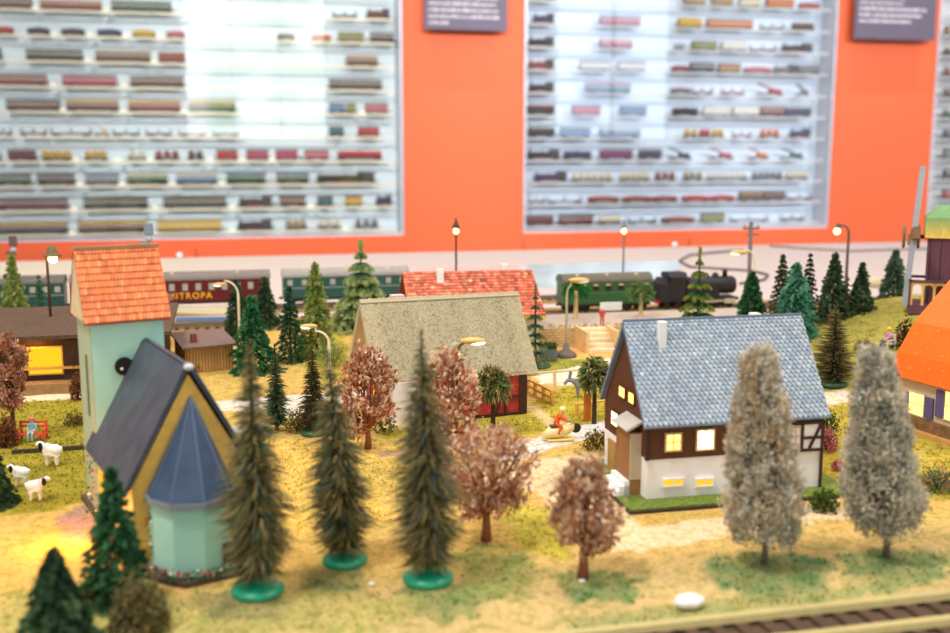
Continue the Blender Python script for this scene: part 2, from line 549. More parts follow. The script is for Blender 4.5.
area('ceiling_lamp', (-60, 20, 165), (25, 75, 0), 26, 26, 22, (255, 246, 230))
area('ceiling_lamp', (110, 40, 170), (40, 90, 0), 26, 26, 12, (255, 240, 214))
area('ceiling_lamp', (40, 190, 175), (50, 120, 0), 30, 30, 12, (255, 236, 204))
for xc_ in (79, 243):
    for s_ in (-1, 1): area('sign_spotlight', (xc_ + s_ * 42, 326, 185), (xc_, 360, 58), 0, 0, 55, (255, 240, 220), 'SPOT', .8, 44, 1.0)
area('wall_spotlight', (-10, 255, 190), (60, 360, 40), 0, 0, 14, (255, 244, 228), 'SPOT', .6, 95, 3)
area('wall_spotlight', (170, 255, 190), (100, 360, 40), 0, 0, 14, (255, 244, 228), 'SPOT', .6, 95, 3)
for sx_, tx_ in ((-60, -20), (70, 80), (190, 190), (300, 300)):
    area('cabinet_fill_spot', (sx_, 70, 128), (tx_, 360, 32), 0, 0, 172, (246, 250, 255), 'SPOT', .5, 52, 4)  # added unseen fill spots that brighten the cabinets and the wall
area('wall_spotlight', (330, 255, 190), (262, 360, 40), 0, 0, 14, (255, 244, 228), 'SPOT', .6, 95, 3)

# ------------------------------------------------------------------ room
WY = 360.0
M_ORANGE = mat('orange_wall_paint', (208, 90, 50), 0.55, 3, 0.03, spec=0.3)
M_FLOOR = mat('grey_floor', (120, 116, 112), 0.6, 4, 0.12)
M_WALLW = mat('white_wall_paint', (226, 224, 220), 0.8, 3, 0.03)
XL, XR = -330.0, 470.0
struct('floor', MB().box(XL, XR, -312, 385, -94, -90), M_FLOOR)
b = MB()
b.box(XL, XR, WY, WY + 14, -90, -9.2); b.box(XL, XR, WY, WY + 14, 86, 190)
b.box(58, 100.6, WY, WY + 14, -9.2, 86); b.box(222.6, 265.2, WY, WY + 14, -9.2, 86); b.box(387.4, XR, WY, WY + 14, -9.2, 86)
b.box(XL, -107.6, WY, WY + 14, -9.2, 86)
b.box(XL, XR, WY + 14, WY + 18, -90, 190)
struct('wall_back', b, M_ORANGE)
b = MB()
for x0, x1 in ((-104, -13.2), (-12.6, 57.4), (101, 164.5), (165.1, 222), (266, 385)):
    b.box(x0, x1, WY - 1.4, WY - .05, -40, -12.0)
struct('trim_1', b, M_ORANGE)
# the window wall behind the photographer
FY = -300
wins = [(-42, 92, 30, 175, 'window_1', emis('daylight_garden', (255, 255, 248), 3.4, ((126, 164, 104), 1.4)), 2, True),
        (318, 443, 30, 175, 'window_2', emis('daylight_sky', (206, 226, 255), 2.7), 1, False)]
b = MB()
b.box(XL, -42, FY - 10, FY, -90, 190); b.box(92, 318, FY - 10, FY, -90, 190); b.box(443, XR, FY - 10, FY, -90, 190)
for x0, x1, z0, z1, nm, m_, nm_, hb in wins:
    b.box(x0, x1, FY - 10, FY, -90, z0); b.box(x0, x1, FY - 10, FY, z1, 190)
struct('wall_front', b, M_WALLW)
for x0, x1, z0, z1, nm, m_, k, hb in wins:
    f = MB()
    f.box(x0, x0 + 2.5, FY - 8, FY - 2, z0, z1); f.box(x1 - 2.5, x1, FY - 8, FY - 2, z0, z1)
    f.box(x0, x1, FY - 8, FY - 2, z0, z0 + 2.5); f.box(x0, x1, FY - 8, FY - 2, z1 - 2.5, z1)
    for i in range(k):
        xc = x0 + (x1 - x0) * (i + 1) / (k + 1); f.box(xc - 1, xc + 1, FY - 7.5, FY - 2.5, z0, z1)
    if hb: f.box(x0, x1, FY - 7.5, FY - 2.5, 83, 85)
    fo = struct(nm, f, mat(nm + '_frame_paint', (110, 116, 106), .6))
    p = MB(); p.box(x0, x1, FY - 9, FY - 8.6, z0, z1); po = p.build('pane', m_, fo)

# ------------------------------------------------------------------ signs
M_SIGN = mat('slate_sign_board', (84, 76, 92), 0.5, 3, 0.04)
M_TEXT = mat('pale_lettering', (206, 198, 206), 0.6)


def sign(x0, x1, z0, rows, label, seed):
    rr = random.Random(seed)
    t = thing('wall_sign', label, 'sign', (0, WY - 4.6, 0))
    MB().box(x0, x1, 0, 1.0, z0, z0 + 27).build('board', M_SIGN, t, bev=.12)
    for dx in (4, x1 - x0 - 4):
        MB().lathe([(.8, .9), (.8, 4.55)], 12, (x0 + dx, 0, z0 + 20), ax='y').build('spacer', M_GREYM, t)
    tx = MB()
    for (z, h, frac) in rows:
        x = x0 + 1.7; end = x0 + 1.7 + (x1 - x0 - 3.6) * frac
        while x < end - .3:
            n = rr.choice([2, 3, 4, 5, 6, 7, 8])
            for k in range(n):
                wd = rr.choice([.24, .3, .34]) * h / 1.0
                if x + wd > end: break
                tall = rr.random() < .35
                tx.box(x, x + wd, -.05, .02, z0 + z, z0 + z + h * (1.0 if tall else .68)); x += wd + .11
            x += .38
    tx.build('lettering', M_TEXT, t)


sign(64.4, 93.4, 60.3, [(1.9, .95, .28), (4.0, .95, .97), (6.1, .95, .96), (8.2, .95, .92), (10.3, .95, .95), (12.6, .8, .9)],
     'dark slate text panel on the orange wall between the two large cabinets', 3)
sign(226.3, 260.6, 60.9, [(6.2, 1.0, .72), (8.4, 1.0, .85), (10.6, 1.0, .92), (12.8, .85, .6), (15, .85, .62), (17.0, .85, .78), (19, .85, .7)],
     'dark slate text panel on the orange pillar at the far right', 5)

# ------------------------------------------------------------------ glass cabinets
m, nt, o = newmat('cabinet_glass')
fr = nt.nodes.new('ShaderNodeFresnel'); fr.inputs[0].default_value = 2.05
geo = nt.nodes.new('ShaderNodeNewGeometry'); inv = nt.nodes.new('ShaderNodeMath'); inv.operation = 'SUBTRACT'; inv.inputs[0].default_value = 1.0; nt.links.new(geo.outputs['Backfacing'], inv.inputs[1])
mulf = nt.nodes.new('ShaderNodeMath'); mulf.operation = 'MULTIPLY'; nt.links.new(fr.outputs[0], mulf.inputs[0]); nt.links.new(inv.outputs[0], mulf.inputs[1])
tr_ = nt.nodes.new('ShaderNodeBsdfTransparent'); gl = nt.nodes.new('ShaderNodeBsdfGlossy'); gl.inputs['Roughness'].default_value = .015
mx = nt.nodes.new('ShaderNodeMixShader')
nt.links.new(mulf.outputs[0], mx.inputs[0]); nt.links.new(tr_.outputs[0], mx.inputs[1]); nt.links.new(gl.outputs[0], mx.inputs[2])
nt.links.new(mx.outputs[0], o.inputs[0]); M_GLASS = m

SHZ = [-7.1 + 7.9 * k for k in range(12)]
M_CABL = mat('pale_blue_cabinet_back', (214, 228, 232), 0.7, 3, 0.02)
M_CABR = mat('pale_blue_cabinet_back_cool', (206, 220, 236), 0.7, 3, 0.02)
M_SHL = mat('cream_shelf', (232, 220, 188), 0.5, 6, 0.06)
M_SHR = mat('grey_shelf', (196, 196, 198), 0.5, 6, 0.06)
m, nt, o = newmat('frosted_glass_shelf')
tr_ = nt.nodes.new('ShaderNodeBsdfTransparent'); df = nt.nodes.new('ShaderNodeBsdfDiffuse'); df.inputs[0].default_value = lin((214, 222, 222)); mx = nt.nodes.new('ShaderNodeMixShader'); mx.inputs[0].default_value = .07
nt.links.new(tr_.outputs[0], mx.inputs[1]); nt.links.new(df.outputs[0], mx.inputs[2]); nt.links.new(mx.outputs[0], o.inputs[0]); M_GSH = m
M_FRAME = mat('aluminium_frame', (196, 196, 204), 0.4, metal=.2)


def cabinet(x0, x1, label, mb_, ms):
    t = thing('display_cabinet', label, 'cabinet', (0, WY, 0))
    MB().box(x0 + .6, x1 - .6, 10.6, 11.4, -8.6, 85.4).build('back_panel', mb_, t)
    MB().box(x0, x0 + .6, 0, 11.4, -9.2, 86).build('side_panel', M_FRAME, t)
    MB().box(x1 - .6, x1, 0, 11.4, -9.2, 86).build('side_panel', M_FRAME, t)
    MB().box(x0 + .6, x1 - .6, 0, 11.4, -9.2, -8.6).build('bottom_panel', M_FRAME, t)
    MB().box(x0 + .6, x1 - .6, 0, 11.4, 85.4, 86).build('top_panel', M_FRAME, t)
    for z in SHZ:
        o = MB().box(x0 + .7, x1 - 2.6, 1.75, 10.5, z - .4, z).build('shelf', M_GSH, t)
        MB().box(x0 + .7, x1 - 2.6, 1.3, 1.75, z - .55, z).build('shelf_edge', ms, o)
    MB().box(x0 + .6, x1 - .6, .2, .5, -8.5, 85.3).build('glass_pane', M_GLASS, t)


cabinet(-107, 57.6, 'wide glass cabinet of model trains left of the central orange panel', M_CABL, M_SHL)
cabinet(101, 222.2, 'glass cabinet of model trains between the two orange panels with slate signs', M_CABR, M_SHR)
cabinet(265.6, 387, 'glass cabinet cut off by the right edge behind the windmill', mat('grey_cabinet_back', (206, 204, 206), .7), M_SHR)

# ------------------------------------------------------------------ shelf trains
NAMED = {'y': ((226, 178, 52), 'yellow'), 'm': ((112, 40, 54), 'maroon'), 'o': ((70, 74, 52), 'dark olive'), 'k': ((46, 42, 44), 'black'),
         'g': ((54, 96, 66), 'green'), 'n': ((112, 74, 56), 'brown'), 't': ((60, 104, 112), 'teal'), 'r': ((190, 40, 44), 'red'),
         'p': ((206, 112, 122), 'pink'), 'c': ((232, 220, 190), 'cream'), 'b': ((104, 140, 172), 'pale blue'), 'd': ((74, 62, 60), 'dark brown'),
         'a': ((224, 122, 44), 'orange'), 'w': ((236, 232, 228), 'white'), 'v': ((134, 40, 110), 'purple'), 's': ((128, 132, 138), 'grey'),
         'u': ((60, 66, 100), 'navy'), 'x': ((156, 74, 60), 'rust red'), 'e': ((186, 146, 96), 'tan'), 'q': ((190, 62, 96), 'crimson'), 'l': ((150, 152, 90), 'khaki')}
KIND = {'C': 'coach', 'B': 'box wagon', 'T': 'tank wagon', 'W': 'barrel wagon', 'L': 'steam locomotive', 'F': 'flat wagon', 'K': 'crane wagon', 'O': 'open wagon'}
KN = {'C': 'model_coach', 'B': 'model_box_wagon', 'T': 'model_tank_wagon', 'W': 'model_barrel_wagon', 'L': 'model_locomotive', 'F': 'model_flat_wagon', 'K': 'model_crane_wagon', 'O': 'model_open_wagon'}
ORD = ['first', 'second', 'third', 'fourth', 'fifth', 'sixth', 'seventh', 'eighth', 'ninth', 'tenth', 'eleventh', 'twelfth', 'thirteenth']
SHN = ['lowest shelf', 'second shelf up', 'third shelf up', 'fourth shelf up', 'fifth shelf up', 'sixth shelf up', 'seventh shelf up', 'eighth shelf up', 'ninth shelf up', 'tenth shelf up', 'eleventh shelf up']


def wagon(kind, c, c2, L, loc, label, grp):
    t = thing(KN[kind], label, 'model train', loc, 0, grp)
    dk_ = lambda q: tuple(int(v * .80) for v in q)
    col = dk_(NAMED[c][0]); top = dk_(NAMED[c2][0]) if c2 else {'C': (78, 72, 66), 'B': (100, 92, 84)}.get(kind, col)
    h = L / 2
    u = MB()
    u.box(-h + .1, h - .1, -1.0, 1.0, .55, .95)
    xs = [-h + .9, h - .9] if L < 8 else [-h + 1.0, -h + 2.3, h - 2.3, h - 1.0]
    for x in xs:
        for y in (-1.0, .8):
            u.lathe([(.5, y), (.5, y + .2)], 10, (x, 0, .5), ax='y')
    u.box(-h - .25, -h + .1, -.2, .2, .6, .85); u.box(h - .1, h + .25, -.2, .2, .6, .85)
    u.build('underframe', M_UNDER, t)
    m_ = flat(col); b = MB()
    if kind in 'CB':
        hh = 3.1 if kind == 'C' else 3.0
        b.box(-h, h, -1.3, 1.3, .95, hh); b.build('body', m_, t)
        r = MB()
        pr = [(1.38 * math.cos(a), hh + .75 * math.sin(a)) for a in np.linspace(0, PI, 9)]
        r.prism([(-h - .08, y, z) for y, z in pr], (L + .16, 0, 0)); r.build('roof', flat(top), t)
        if kind == 'C' and L > 6:
            wn = MB(); k = max(3, int(L / 1.3))
            for i in range(k):
                x = -h + (i + .5) * L / k; wn.box(x - .3, x + .3, -1.33, -1.28, 2.1, 2.8)
            wn.build('window_row', flat((190, 186, 170)), t)
    elif kind == 'T':
        b.lathe([(.2, -h + .3), (1.0, -h + .45), (1.15, -h + .7), (1.15, h - .7), (1.0, h - .45), (.2, h - .3)], 16, (0, 0, 2.1), ax='x'); b.box(-.35, .35, -.35, .35, 3.1, 3.6)
        b.build('tank', m_, t, False)
    elif kind == 'W':
        k = max(1, int(round(L / 2.6)))
        for i in range(k):
            x = -h + (i + .5) * L / k
            q = MB(); q.lathe([(.9, .95), (1.12, 1.5), (1.15, 2.4), (.9, 3.1), (.3, 3.45)], 14, (x, 0, 0)); q.build('barrel', m_, t, True)
    elif kind == 'L':
        b.lathe([(.7, -h + .2), (.95, -h + .4), (.95, h * .45)], 16, (0, 0, 2.1), ax='x'); b.lathe([(.3, 2.9), (.36, 3.9)], 10, (-h + 1.2, 0, 0)); b.lathe([(.4, 2.8), (.3, 3.4)], 10, (-.3, 0, 0))
        b.box(-h, h, -1.15, 1.15, .95, 1.25); b.build('boiler', m_, t)
        q = MB(); q.box(h * .4, h * .95, -1.2, 1.2, 1.2, 3.4); q.prism([(h * .36, y, z) for y, z in [(1.3, 3.4), (.7, 3.8), (-.7, 3.8), (-1.3, 3.4)]], (h * .64, 0, 0)); q.build('cab', flat((52, 48, 50)), t)
        q = MB(); q.box(-h * .5, h * .3, -1.14, -1.02, .45, .7); q.build('coupling_rod', flat((170, 60, 50)), t)
    elif kind == 'F':
        b.box(-h, h, -1.25, 1.25, .95, 1.2); b.build('deck', m_, t)
        for i in range(3):
            x = -h + .3 + i * (L - .6) / 2
            q = MB(); q.box(x - .12, x + .12, -1.2, -1.0, 1.2, 2.6); q.box(x - .12, x + .12, 1.0, 1.2, 1.2, 2.6); q.box(x - .12, x + .12, -1.2, 1.2, 2.3, 2.6); q.build('stake', flat(top) if c2 else m_, t)
    elif kind == 'O':
        b.box(-h, h, -1.25, 1.25, .95, 2.3); b.build('body', m_, t)
        q = MB(); q.ball((0, 0, 2.3), 1, 12, 6, (h * .85, 1.0, .45)); q.build('load', flat(top), t, True)
    elif kind == 'K':
        b.box(-h * .1, h * .75, -1.0, 1.0, .95, 2.5); b.build('cab', m_, t)
        q = MB(); q.beam((h * .3, -.6, 2.2), (-h * .95, -.6, 4.4), .45); q.beam((h * .3, .6, 2.2), (-h * .95, .6, 4.4), .45); q.beam((-h * .2, -.6, 3.1), (-h * .2, .6, 3.1), .3); q.build('boom', m_, t)
    return t


def shelf_row(cab, k, items):
    z = SHZ[k]; y = WY + 4.6
    cname = {'L': 'left', 'R': 'right', 'E': 'far right'}[cab]
    for i, it in enumerate(items):
        x0, x1, code = it
        xa, xb = xat(x0, z + 2, y), xat(x1, z + 2, y)
        kind, c = code[0], code[1]; c2 = code[2] if len(code) > 2 else None
        lab = '%s model %s, %s from left, %s, %s cabinet' % (NAMED[c][1], KIND[kind], ORD[i], SHN[k], cname)
        wagon(kind, c, c2, xb - xa - .3, ((xa + xb) / 2, y, z), lab, 'model trains in the %s cabinet' % cname)


ROWS_L = [
    [(-14, 68, 'Cdy'), (78, 147, 'Cny'), (157, 222, 'Cyy'), (237, 273, 'Lk'), (285, 307, 'We'), (317, 341, 'Wc'), (354, 379, 'Ws')],
    [(-4, 68, 'Cm'), (83, 148, 'Co'), (163, 227, 'Co'), (238, 273, 'Ld'), (279, 306, 'Cn'), (317, 333, 'Bt'), (345, 362, 'By'), (375, 392, 'Lu')],
    [(-6, 31, 'Cg'), (37, 75, 'Cd'), (85, 119, 'Csb'), (126, 168, 'Cgc'), (176, 218, 'Cbc'), (226, 266, 'Cgb'), (276, 309, 'Cgb'), (316, 376, 'Lo')],
    [(-12, 2, 'Fd'), (8, 36, 'Bm'), (41, 72, 'Wy'), (84, 108, 'Wyd'), (127, 147, 'Wc'), (154, 180, 'Wx'), (187, 204, 'Wn'), (216, 238, 'Br'), (246, 269, 'Bq'), (275, 298, 'Bq'), (304, 329, 'Bp'), (336, 383, 'Tr')],
    [(-6, 12, 'Fs'), (20, 47, 'Fdr'), (50, 92, 'Fnr'), (94, 110, 'Kc'), (112, 140, 'Fg'), (145, 172, 'Fdr'), (178, 206, 'Fer'), (212, 240, 'Fsr'), (329, 344, 'Bt'), (358, 379, 'Br')],
    [(6, 61, 'Cn'), (66, 119, 'Cny'), (128, 181, 'Cxy'), (188, 236, 'Coy'), (329, 345, 'Bb'), (346, 356, 'Bl'), (365, 388, 'Bp')],
    [(-12, 47, 'Cx'), (62, 117, 'Cq'), (130, 184, 'Cn'), (329, 382, 'Cd')],
    [(-10, 2, 'Lk'), (26, 83, 'Co'), (95, 151, 'Cne'), (158, 186, 'Bxe'), (346, 378, 'Cne')],
    [(-4, 14, 'Or'), (27, 50, 'Od'), (61, 85, 'Od'), (97, 122, 'Ou'), (132, 156, 'Oy'), (166, 186, 'Op'), (277, 295, 'On'), (311, 331, 'Oa'), (338, 364, 'Bl'), (370, 394, 'Cd')],
    [(-20, 32, 'Cn'), (40, 102, 'Cxc'), (111, 172, 'Cg'), (332, 357, 'Fnd'), (366, 390, 'Lnd')],
]
for k, r in enumerate(ROWS_L): shelf_row('L', k, r)
ROWS_R = [
    [(526, 553, 'Bm'), (559, 593, 'Cm'), (597, 622, 'Tc'), (627, 656, 'Fd'), (662, 694, 'Ox'), (701, 724, 'Bl'), (729, 768, 'Fs'), (780, 804, 'Fdr')],
    [(528, 545, 'Fdr'), (547, 582, 'Fs'), (588, 619, 'Ox'), (622, 652, 'Ox'), (653, 677, 'Ox'), (682, 709, 'Or'), (710, 734, 'Or'), (739, 761, 'Bne'), (763, 784, 'Bn'), (786, 812, 'Fn')],
    [(533, 567, 'Lu'), (571, 613, 'Wc'), (619, 650, 'Wc'), (654, 676, 'Wx'), (682, 703, 'Wl'), (706, 748, 'Ww'), (751, 783, 'Ws'), (785, 808, 'Wc')],
    [(526, 560, 'Lk'), (562, 592, 'Tur'), (600, 632, 'Bv'), (639, 661, 'Bu'), (668, 692, 'Ku'), (708, 734, 'Kq'), (748, 769, 'Ka'), (780, 804, 'Kt')],
    [(528, 554, 'Bk'), (560, 590, 'Bb'), (600, 640, 'Cbw'), (683, 698, 'Wy'), (699, 710, 'Wr'), (711, 724, 'Wy'), (732, 751, 'Fx'), (759, 780, 'Wa'), (789, 810, 'Lu')],
    [(527, 554, 'Bkx'), (572, 600, 'Bp'), (620, 646, 'Bb'), (671, 699, 'Tk'), (703, 729, 'Cww'), (732, 758, 'Cww'), (759, 783, 'Cmx'), (784, 810, 'Bu')],
    [(528, 554, 'Lk'), (586, 630, 'Cbp'), (671, 690, 'Osa'), (691, 713, 'Fx'), (721, 744, 'Fr'), (757, 784, 'Kr'), (796, 809, 'Ks')],
    [(527, 554, 'Lxg'), (580, 610, 'Bw'), (618, 645, 'Bw'), (672, 689, 'Ox'), (690, 714, 'Cud'), (718, 740, 'Ben'), (744, 771, 'Opq'), (773, 795, 'Ls'), (797, 819, 'Bs')],
    [(527, 554, 'Lkr'), (600, 632, 'Cpw'), (674, 684, 'Fd'), (692, 716, 'Bl'), (721, 746, 'Cww'), (749, 776, 'Fx'), (781, 812, 'Lk')],
    [(532, 554, 'Lu'), (600, 640, 'Cpb'), (678, 701, 'Byy'), (707, 752, 'Ca'), (760, 784, 'Fs'), (791, 814, 'Wn')],
    [(532, 554, 'Lk'), (684, 705, 'Ce'), (712, 732, 'Be'), (739, 760, 'Bce'), (766, 793, 'Ba'), (799, 819, 'Or')],
]
for k, r in enumerate(ROWS_R): shelf_row('R', k, r)
for k, c in enumerate(['Cs', 'Crs', 'Cks', 'Csg', 'Cus', 'Cgw', 'Cns', 'Cxs', 'Cdc', 'Ceg']):
    shelf_row('E', k, [(943 - k * -.3, 1000, c)])
# small paper cards leaning on the shelf fronts
M_CARD = mat('paper_card', (244, 236, 212), .7)
for k, xs in {9: [35, 106, 182], 8: [54, 90, 126, 160], 7: [88, 154], 6: [53, 124], 5: [63, 123, 184, 362], 3: [76, 118, 150, 210, 242, 272], 2: [80, 122, 172, 222], 1: [74, 155, 232, 311], 0: [72, 152, 232, 345]}.items():
    for i, px in enumerate(xs):
        x = xat(px, SHZ[k] + .4, WY + 1.7)
        cd = MB().box(-.85, .85, 0, .08, 0, 1.2).build('paper_card', M_CARD, None, loc=(x, WY + 1.6, SHZ[k]))
        tag(cd, 'small cream paper card, %s from left, %s, left cabinet' % (ORD[i], SHN[k]), 'card', 'paper cards on the shelf fronts')

# ------------------------------------------------------------------ table and terrain
TBX0, TBX1, TBY0, TBY1 = -62.0, 186.0, 28.0, 203.0
t = thing('layout_table', 'long table carrying the whole model village in front of the cabinets', 'table', (62, 115, -90))
MB().box(TBX0 - 62, TBX1 - 62, TBY0 - 115, TBY1 - 115, 86.0, 89.4).build('table_top', mat('table_board', (176, 166, 160), .7, 4, .06), t)
for x in (-118, 118):
    for y in (-80, 82):
        MB().box(x - 3, x + 3, y - 3, y + 3, 0.05, 86).build('leg', M_GREYM, t)


def gpoly(pts):
    return [tuple(at(px, py)[:2]) for px, py in pts]


def inside(poly, X, Y):
    r = np.zeros(X.shape, bool); n = len(poly)
    for i in range(n):
        x1, y1 = poly[i]; x2, y2 = poly[(i + 1) % n]
        if y1 == y2: continue
        c = ((y1 > Y) != (y2 > Y)) & (X < (x2 - x1) * (Y - y1) / (y2 - y1) + x1)
        r ^= c
    return r


def smooth_noise(X, Y, sc, seed):
    rg = np.random.default_rng(seed); out = np.zeros_like(X)
    for k in range(7):
        a = rg.uniform(0, 2 * PI); f = sc * rg.uniform(.6, 1.7); p = rg.uniform(0, 2 * PI)
        out += np.sin((X * math.cos(a) + Y * math.sin(a)) * f + p + 1.3 * np.sin(X * f * .7 + k))
    return out / 7.0


GRASS = [
    (gpoly([(-120, 404), (96, 398), (96, 500), (50, 512), (-120, 520)]), (150, 136, 50)),
    (gpoly([(380, 432), (440, 424), (530, 404), (600, 372), (640, 372), (620, 420), (560, 424), (500, 446), (380, 450)]), (168, 150, 58)),
    (gpoly([(500, 362), (600, 348), (600, 366), (540, 378)]), (150, 148, 66)),
    (gpoly([(490, 500), (545, 508), (575, 560), (520, 552)]), (178, 162, 70)),
    (gpoly([(800, 420), (860, 400), (960, 430), (990, 500), (880, 500), (815, 490)]), (176, 156, 66)),
    (gpoly([(780, 352), (1000, 330), (1000, 395), (870, 372), (840, 400), (790, 380)]), (160, 150, 66)),
    (gpoly([(330, 440), (440, 436), (440, 470), (380, 500), (330, 470)]), (204, 172, 92)),
    (gpoly([(240, 440), (330, 440), (400, 520), (300, 540), (240, 500)]), (208, 170, 90)),
    (gpoly([(300, 340), (345, 330), (350, 380), (310, 385)]), (168, 150, 66)),
]
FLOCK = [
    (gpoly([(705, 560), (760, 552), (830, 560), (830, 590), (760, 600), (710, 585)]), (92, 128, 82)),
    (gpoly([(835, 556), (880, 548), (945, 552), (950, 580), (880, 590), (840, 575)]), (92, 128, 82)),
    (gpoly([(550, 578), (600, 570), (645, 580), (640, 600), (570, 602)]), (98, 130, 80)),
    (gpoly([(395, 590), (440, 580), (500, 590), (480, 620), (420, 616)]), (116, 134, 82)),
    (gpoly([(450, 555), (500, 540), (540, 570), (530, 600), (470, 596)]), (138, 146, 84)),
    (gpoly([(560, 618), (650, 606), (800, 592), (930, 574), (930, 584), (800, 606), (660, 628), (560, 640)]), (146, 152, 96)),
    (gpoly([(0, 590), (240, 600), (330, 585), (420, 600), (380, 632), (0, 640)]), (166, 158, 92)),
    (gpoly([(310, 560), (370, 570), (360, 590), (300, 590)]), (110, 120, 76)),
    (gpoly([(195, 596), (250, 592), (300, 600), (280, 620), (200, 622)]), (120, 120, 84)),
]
PATHS = [
    (gpoly([(-120, 390), (96, 377), (96, 397), (-120, 412)]), (232, 218, 190)),
    (gpoly([(200, 402), (312, 394), (425, 384), (425, 396), (312, 405), (290, 421), (278, 412), (200, 410)]), (212, 202, 190)),
    (gpoly([(222, 426), (262, 421), (262, 436), (225, 440)]), (212, 202, 190)),
    (gpoly([(490, 456), (512, 444), (600, 421), (640, 424), (560, 446), (510, 462), (470, 480), (450, 470)]), (214, 206, 204)),
    (gpoly([(375, 452), (470, 442), (520, 434), (520, 438), (470, 448), (376, 458)]), (176, 140, 116)),
    (gpoly([(536, 376), (600, 360), (650, 350), (650, 374), (605, 386), (540, 384)]), (226, 214, 196)),
    (gpoly([(512, 400), (522, 398), (565, 424), (552, 428)]), (214, 186, 136)),
    (gpoly([(440, 470), (545, 458), (600, 455), (606, 480), (640, 528), (835, 500), (850, 516), (640, 552), (590, 548), (540, 492), (470, 486)]), (226, 196, 160)),
    (gpoly([(58, 517), (92, 502), (96, 548), (64, 540)]), (176, 140, 128)),
    (gpoly([(780, 395), (850, 392), (850, 402), (800, 408)]), (220, 204, 186)),
    (gpoly([(545, 345), (560, 343), (625, 343), (625, 352), (590, 360), (540, 358)]), (224, 176, 108)),
]
xs = np.arange(TBX0, TBX1 + .01, .55)
ys = np.concatenate([np.arange(TBY0, 92, .42), np.arange(92, 128, .8), np.arange(128, TBY1, 2.5), [TBY1]])
X, Y = np.meshgrid(xs, ys)
Z = hill(X, Y) + np.where(Y < 125, .06 * smooth_noise(X, Y, 1.1, 3) + .05 * smooth_noise(X, Y, .4, 5), 0)
Xn = X + .55 * smooth_noise(X, Y, 2.6, 21); Yn = Y + .7 * smooth_noise(X, Y, 2.3, 22)


def L3(c): return np.array(lin(c)[:3])


n1 = smooth_noise(X, Y, .55, 1)[..., None]; n2 = smooth_noise(X, Y, 2.4, 2)[..., None]
C = L3((208, 166, 96)) * (1 + .14 * n1 + .06 * n2) + 0 * n2
gmix = np.clip(.38 + .8 * n1 + .5 * n2, 0, .8) * (Y < 110)[..., None]
C = C * (1 - gmix * .55) + L3((172, 158, 88)) * gmix * .55
front = np.clip((49 - Y) / 6, 0, 1)[..., None]
C = C * (1 - .75 * front) + L3((200, 176, 126)) * .7 * front
isgrass = np.zeros(X.shape, bool)
for poly, c in GRASS:
    m_ = inside(poly, Xn, Yn); isgrass |= m_; C[m_] = (L3(c) * (1 + .28 * n1 + .22 * n2))[m_]
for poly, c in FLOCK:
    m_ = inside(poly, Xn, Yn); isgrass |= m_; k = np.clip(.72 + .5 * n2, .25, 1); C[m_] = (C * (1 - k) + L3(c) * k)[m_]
Xp = X + .16 * smooth_noise(X, Y, 2.6, 21); Yp = Y + .18 * smooth_noise(X, Y, 2.3, 22)
for poly, c in PATHS:
    m_ = inside(poly, Xp, Yp); isgrass &= ~m_; C[m_] = (L3(c) * (1 + .05 * n2))[m_]
hm = Z > .35
C[hm & (Y > 70)] = (L3((158, 147, 74)) * (1 + .3 * n1 + .2 * n2))[hm & (Y > 70)]; isgrass |= hm
bd = Y > 127
C[bd] = (L3((198, 186, 184)) * (1 + .015 * n1))[bd]
lb = np.clip((25 - X) / 50, 0, 1)[..., None] * bd[..., None]
C = C * (1 - lb) + L3((206, 196, 180)) * lb
oc = (Y > 118) & (Y <= 127)
C[oc] = (L3((160, 124, 74)) * (1 + .25 * n2))[oc]
C = np.clip(C, .003, .95)
ny, nx = X.shape
tb = MB()
vv = np.stack([X, Y, Z], -1).reshape(-1, 3)
cc = np.concatenate([C.reshape(-1, 3), np.ones((nx * ny, 1))], 1)
ii = (np.arange(ny - 1)[:, None] * nx + np.arange(nx - 1)[None, :]).ravel()
tb.v = [tuple(p) for p in vv]; tb.c = [tuple(c) for c in cc]
tb.f = [(i, i + 1, i + nx + 1, i + nx) for i in ii.tolist()]
base = len(tb.v)
tb.add([(TBX0, TBY0, -.55), (TBX1, TBY0, -.55), (TBX1, TBY1, -.55), (TBX0, TBY1, -.55)], [(0, 3, 2, 1)], (150, 120, 80))
M_TERR = mat('flocked_ground', (0, 0, 0),   .95, 46, .24, .4, attr=True, spec=.05)
nt = M_TERR.node_tree
mxo = [n for n in nt.nodes if n.type == 'MIX'][0]; bs = [n for n in nt.nodes if n.type == 'BSDF_PRINCIPLED'][0]; tcn = [n for n in nt.nodes if n.type == 'TEX_COORD'][0]
n2_ = nt.nodes.new('ShaderNodeTexNoise'); n2_.inputs['Scale'].default_value = 130; n2_.inputs['Detail'].default_value = 3; n2_.inputs['Roughness'].default_value = .7
mr = nt.nodes.new('ShaderNodeMapRange'); mr.inputs[1].default_value = .47; mr.inputs[2].default_value = .68
m3 = nt.nodes.new('ShaderNodeMix'); m3.data_type = 'RGBA'; m3.blend_type = 'MULTIPLY'
nt.links.new(tcn.outputs['Object'], n2_.inputs['Vector']); nt.links.new(n2_.outputs['Fac'], mr.inputs[0])
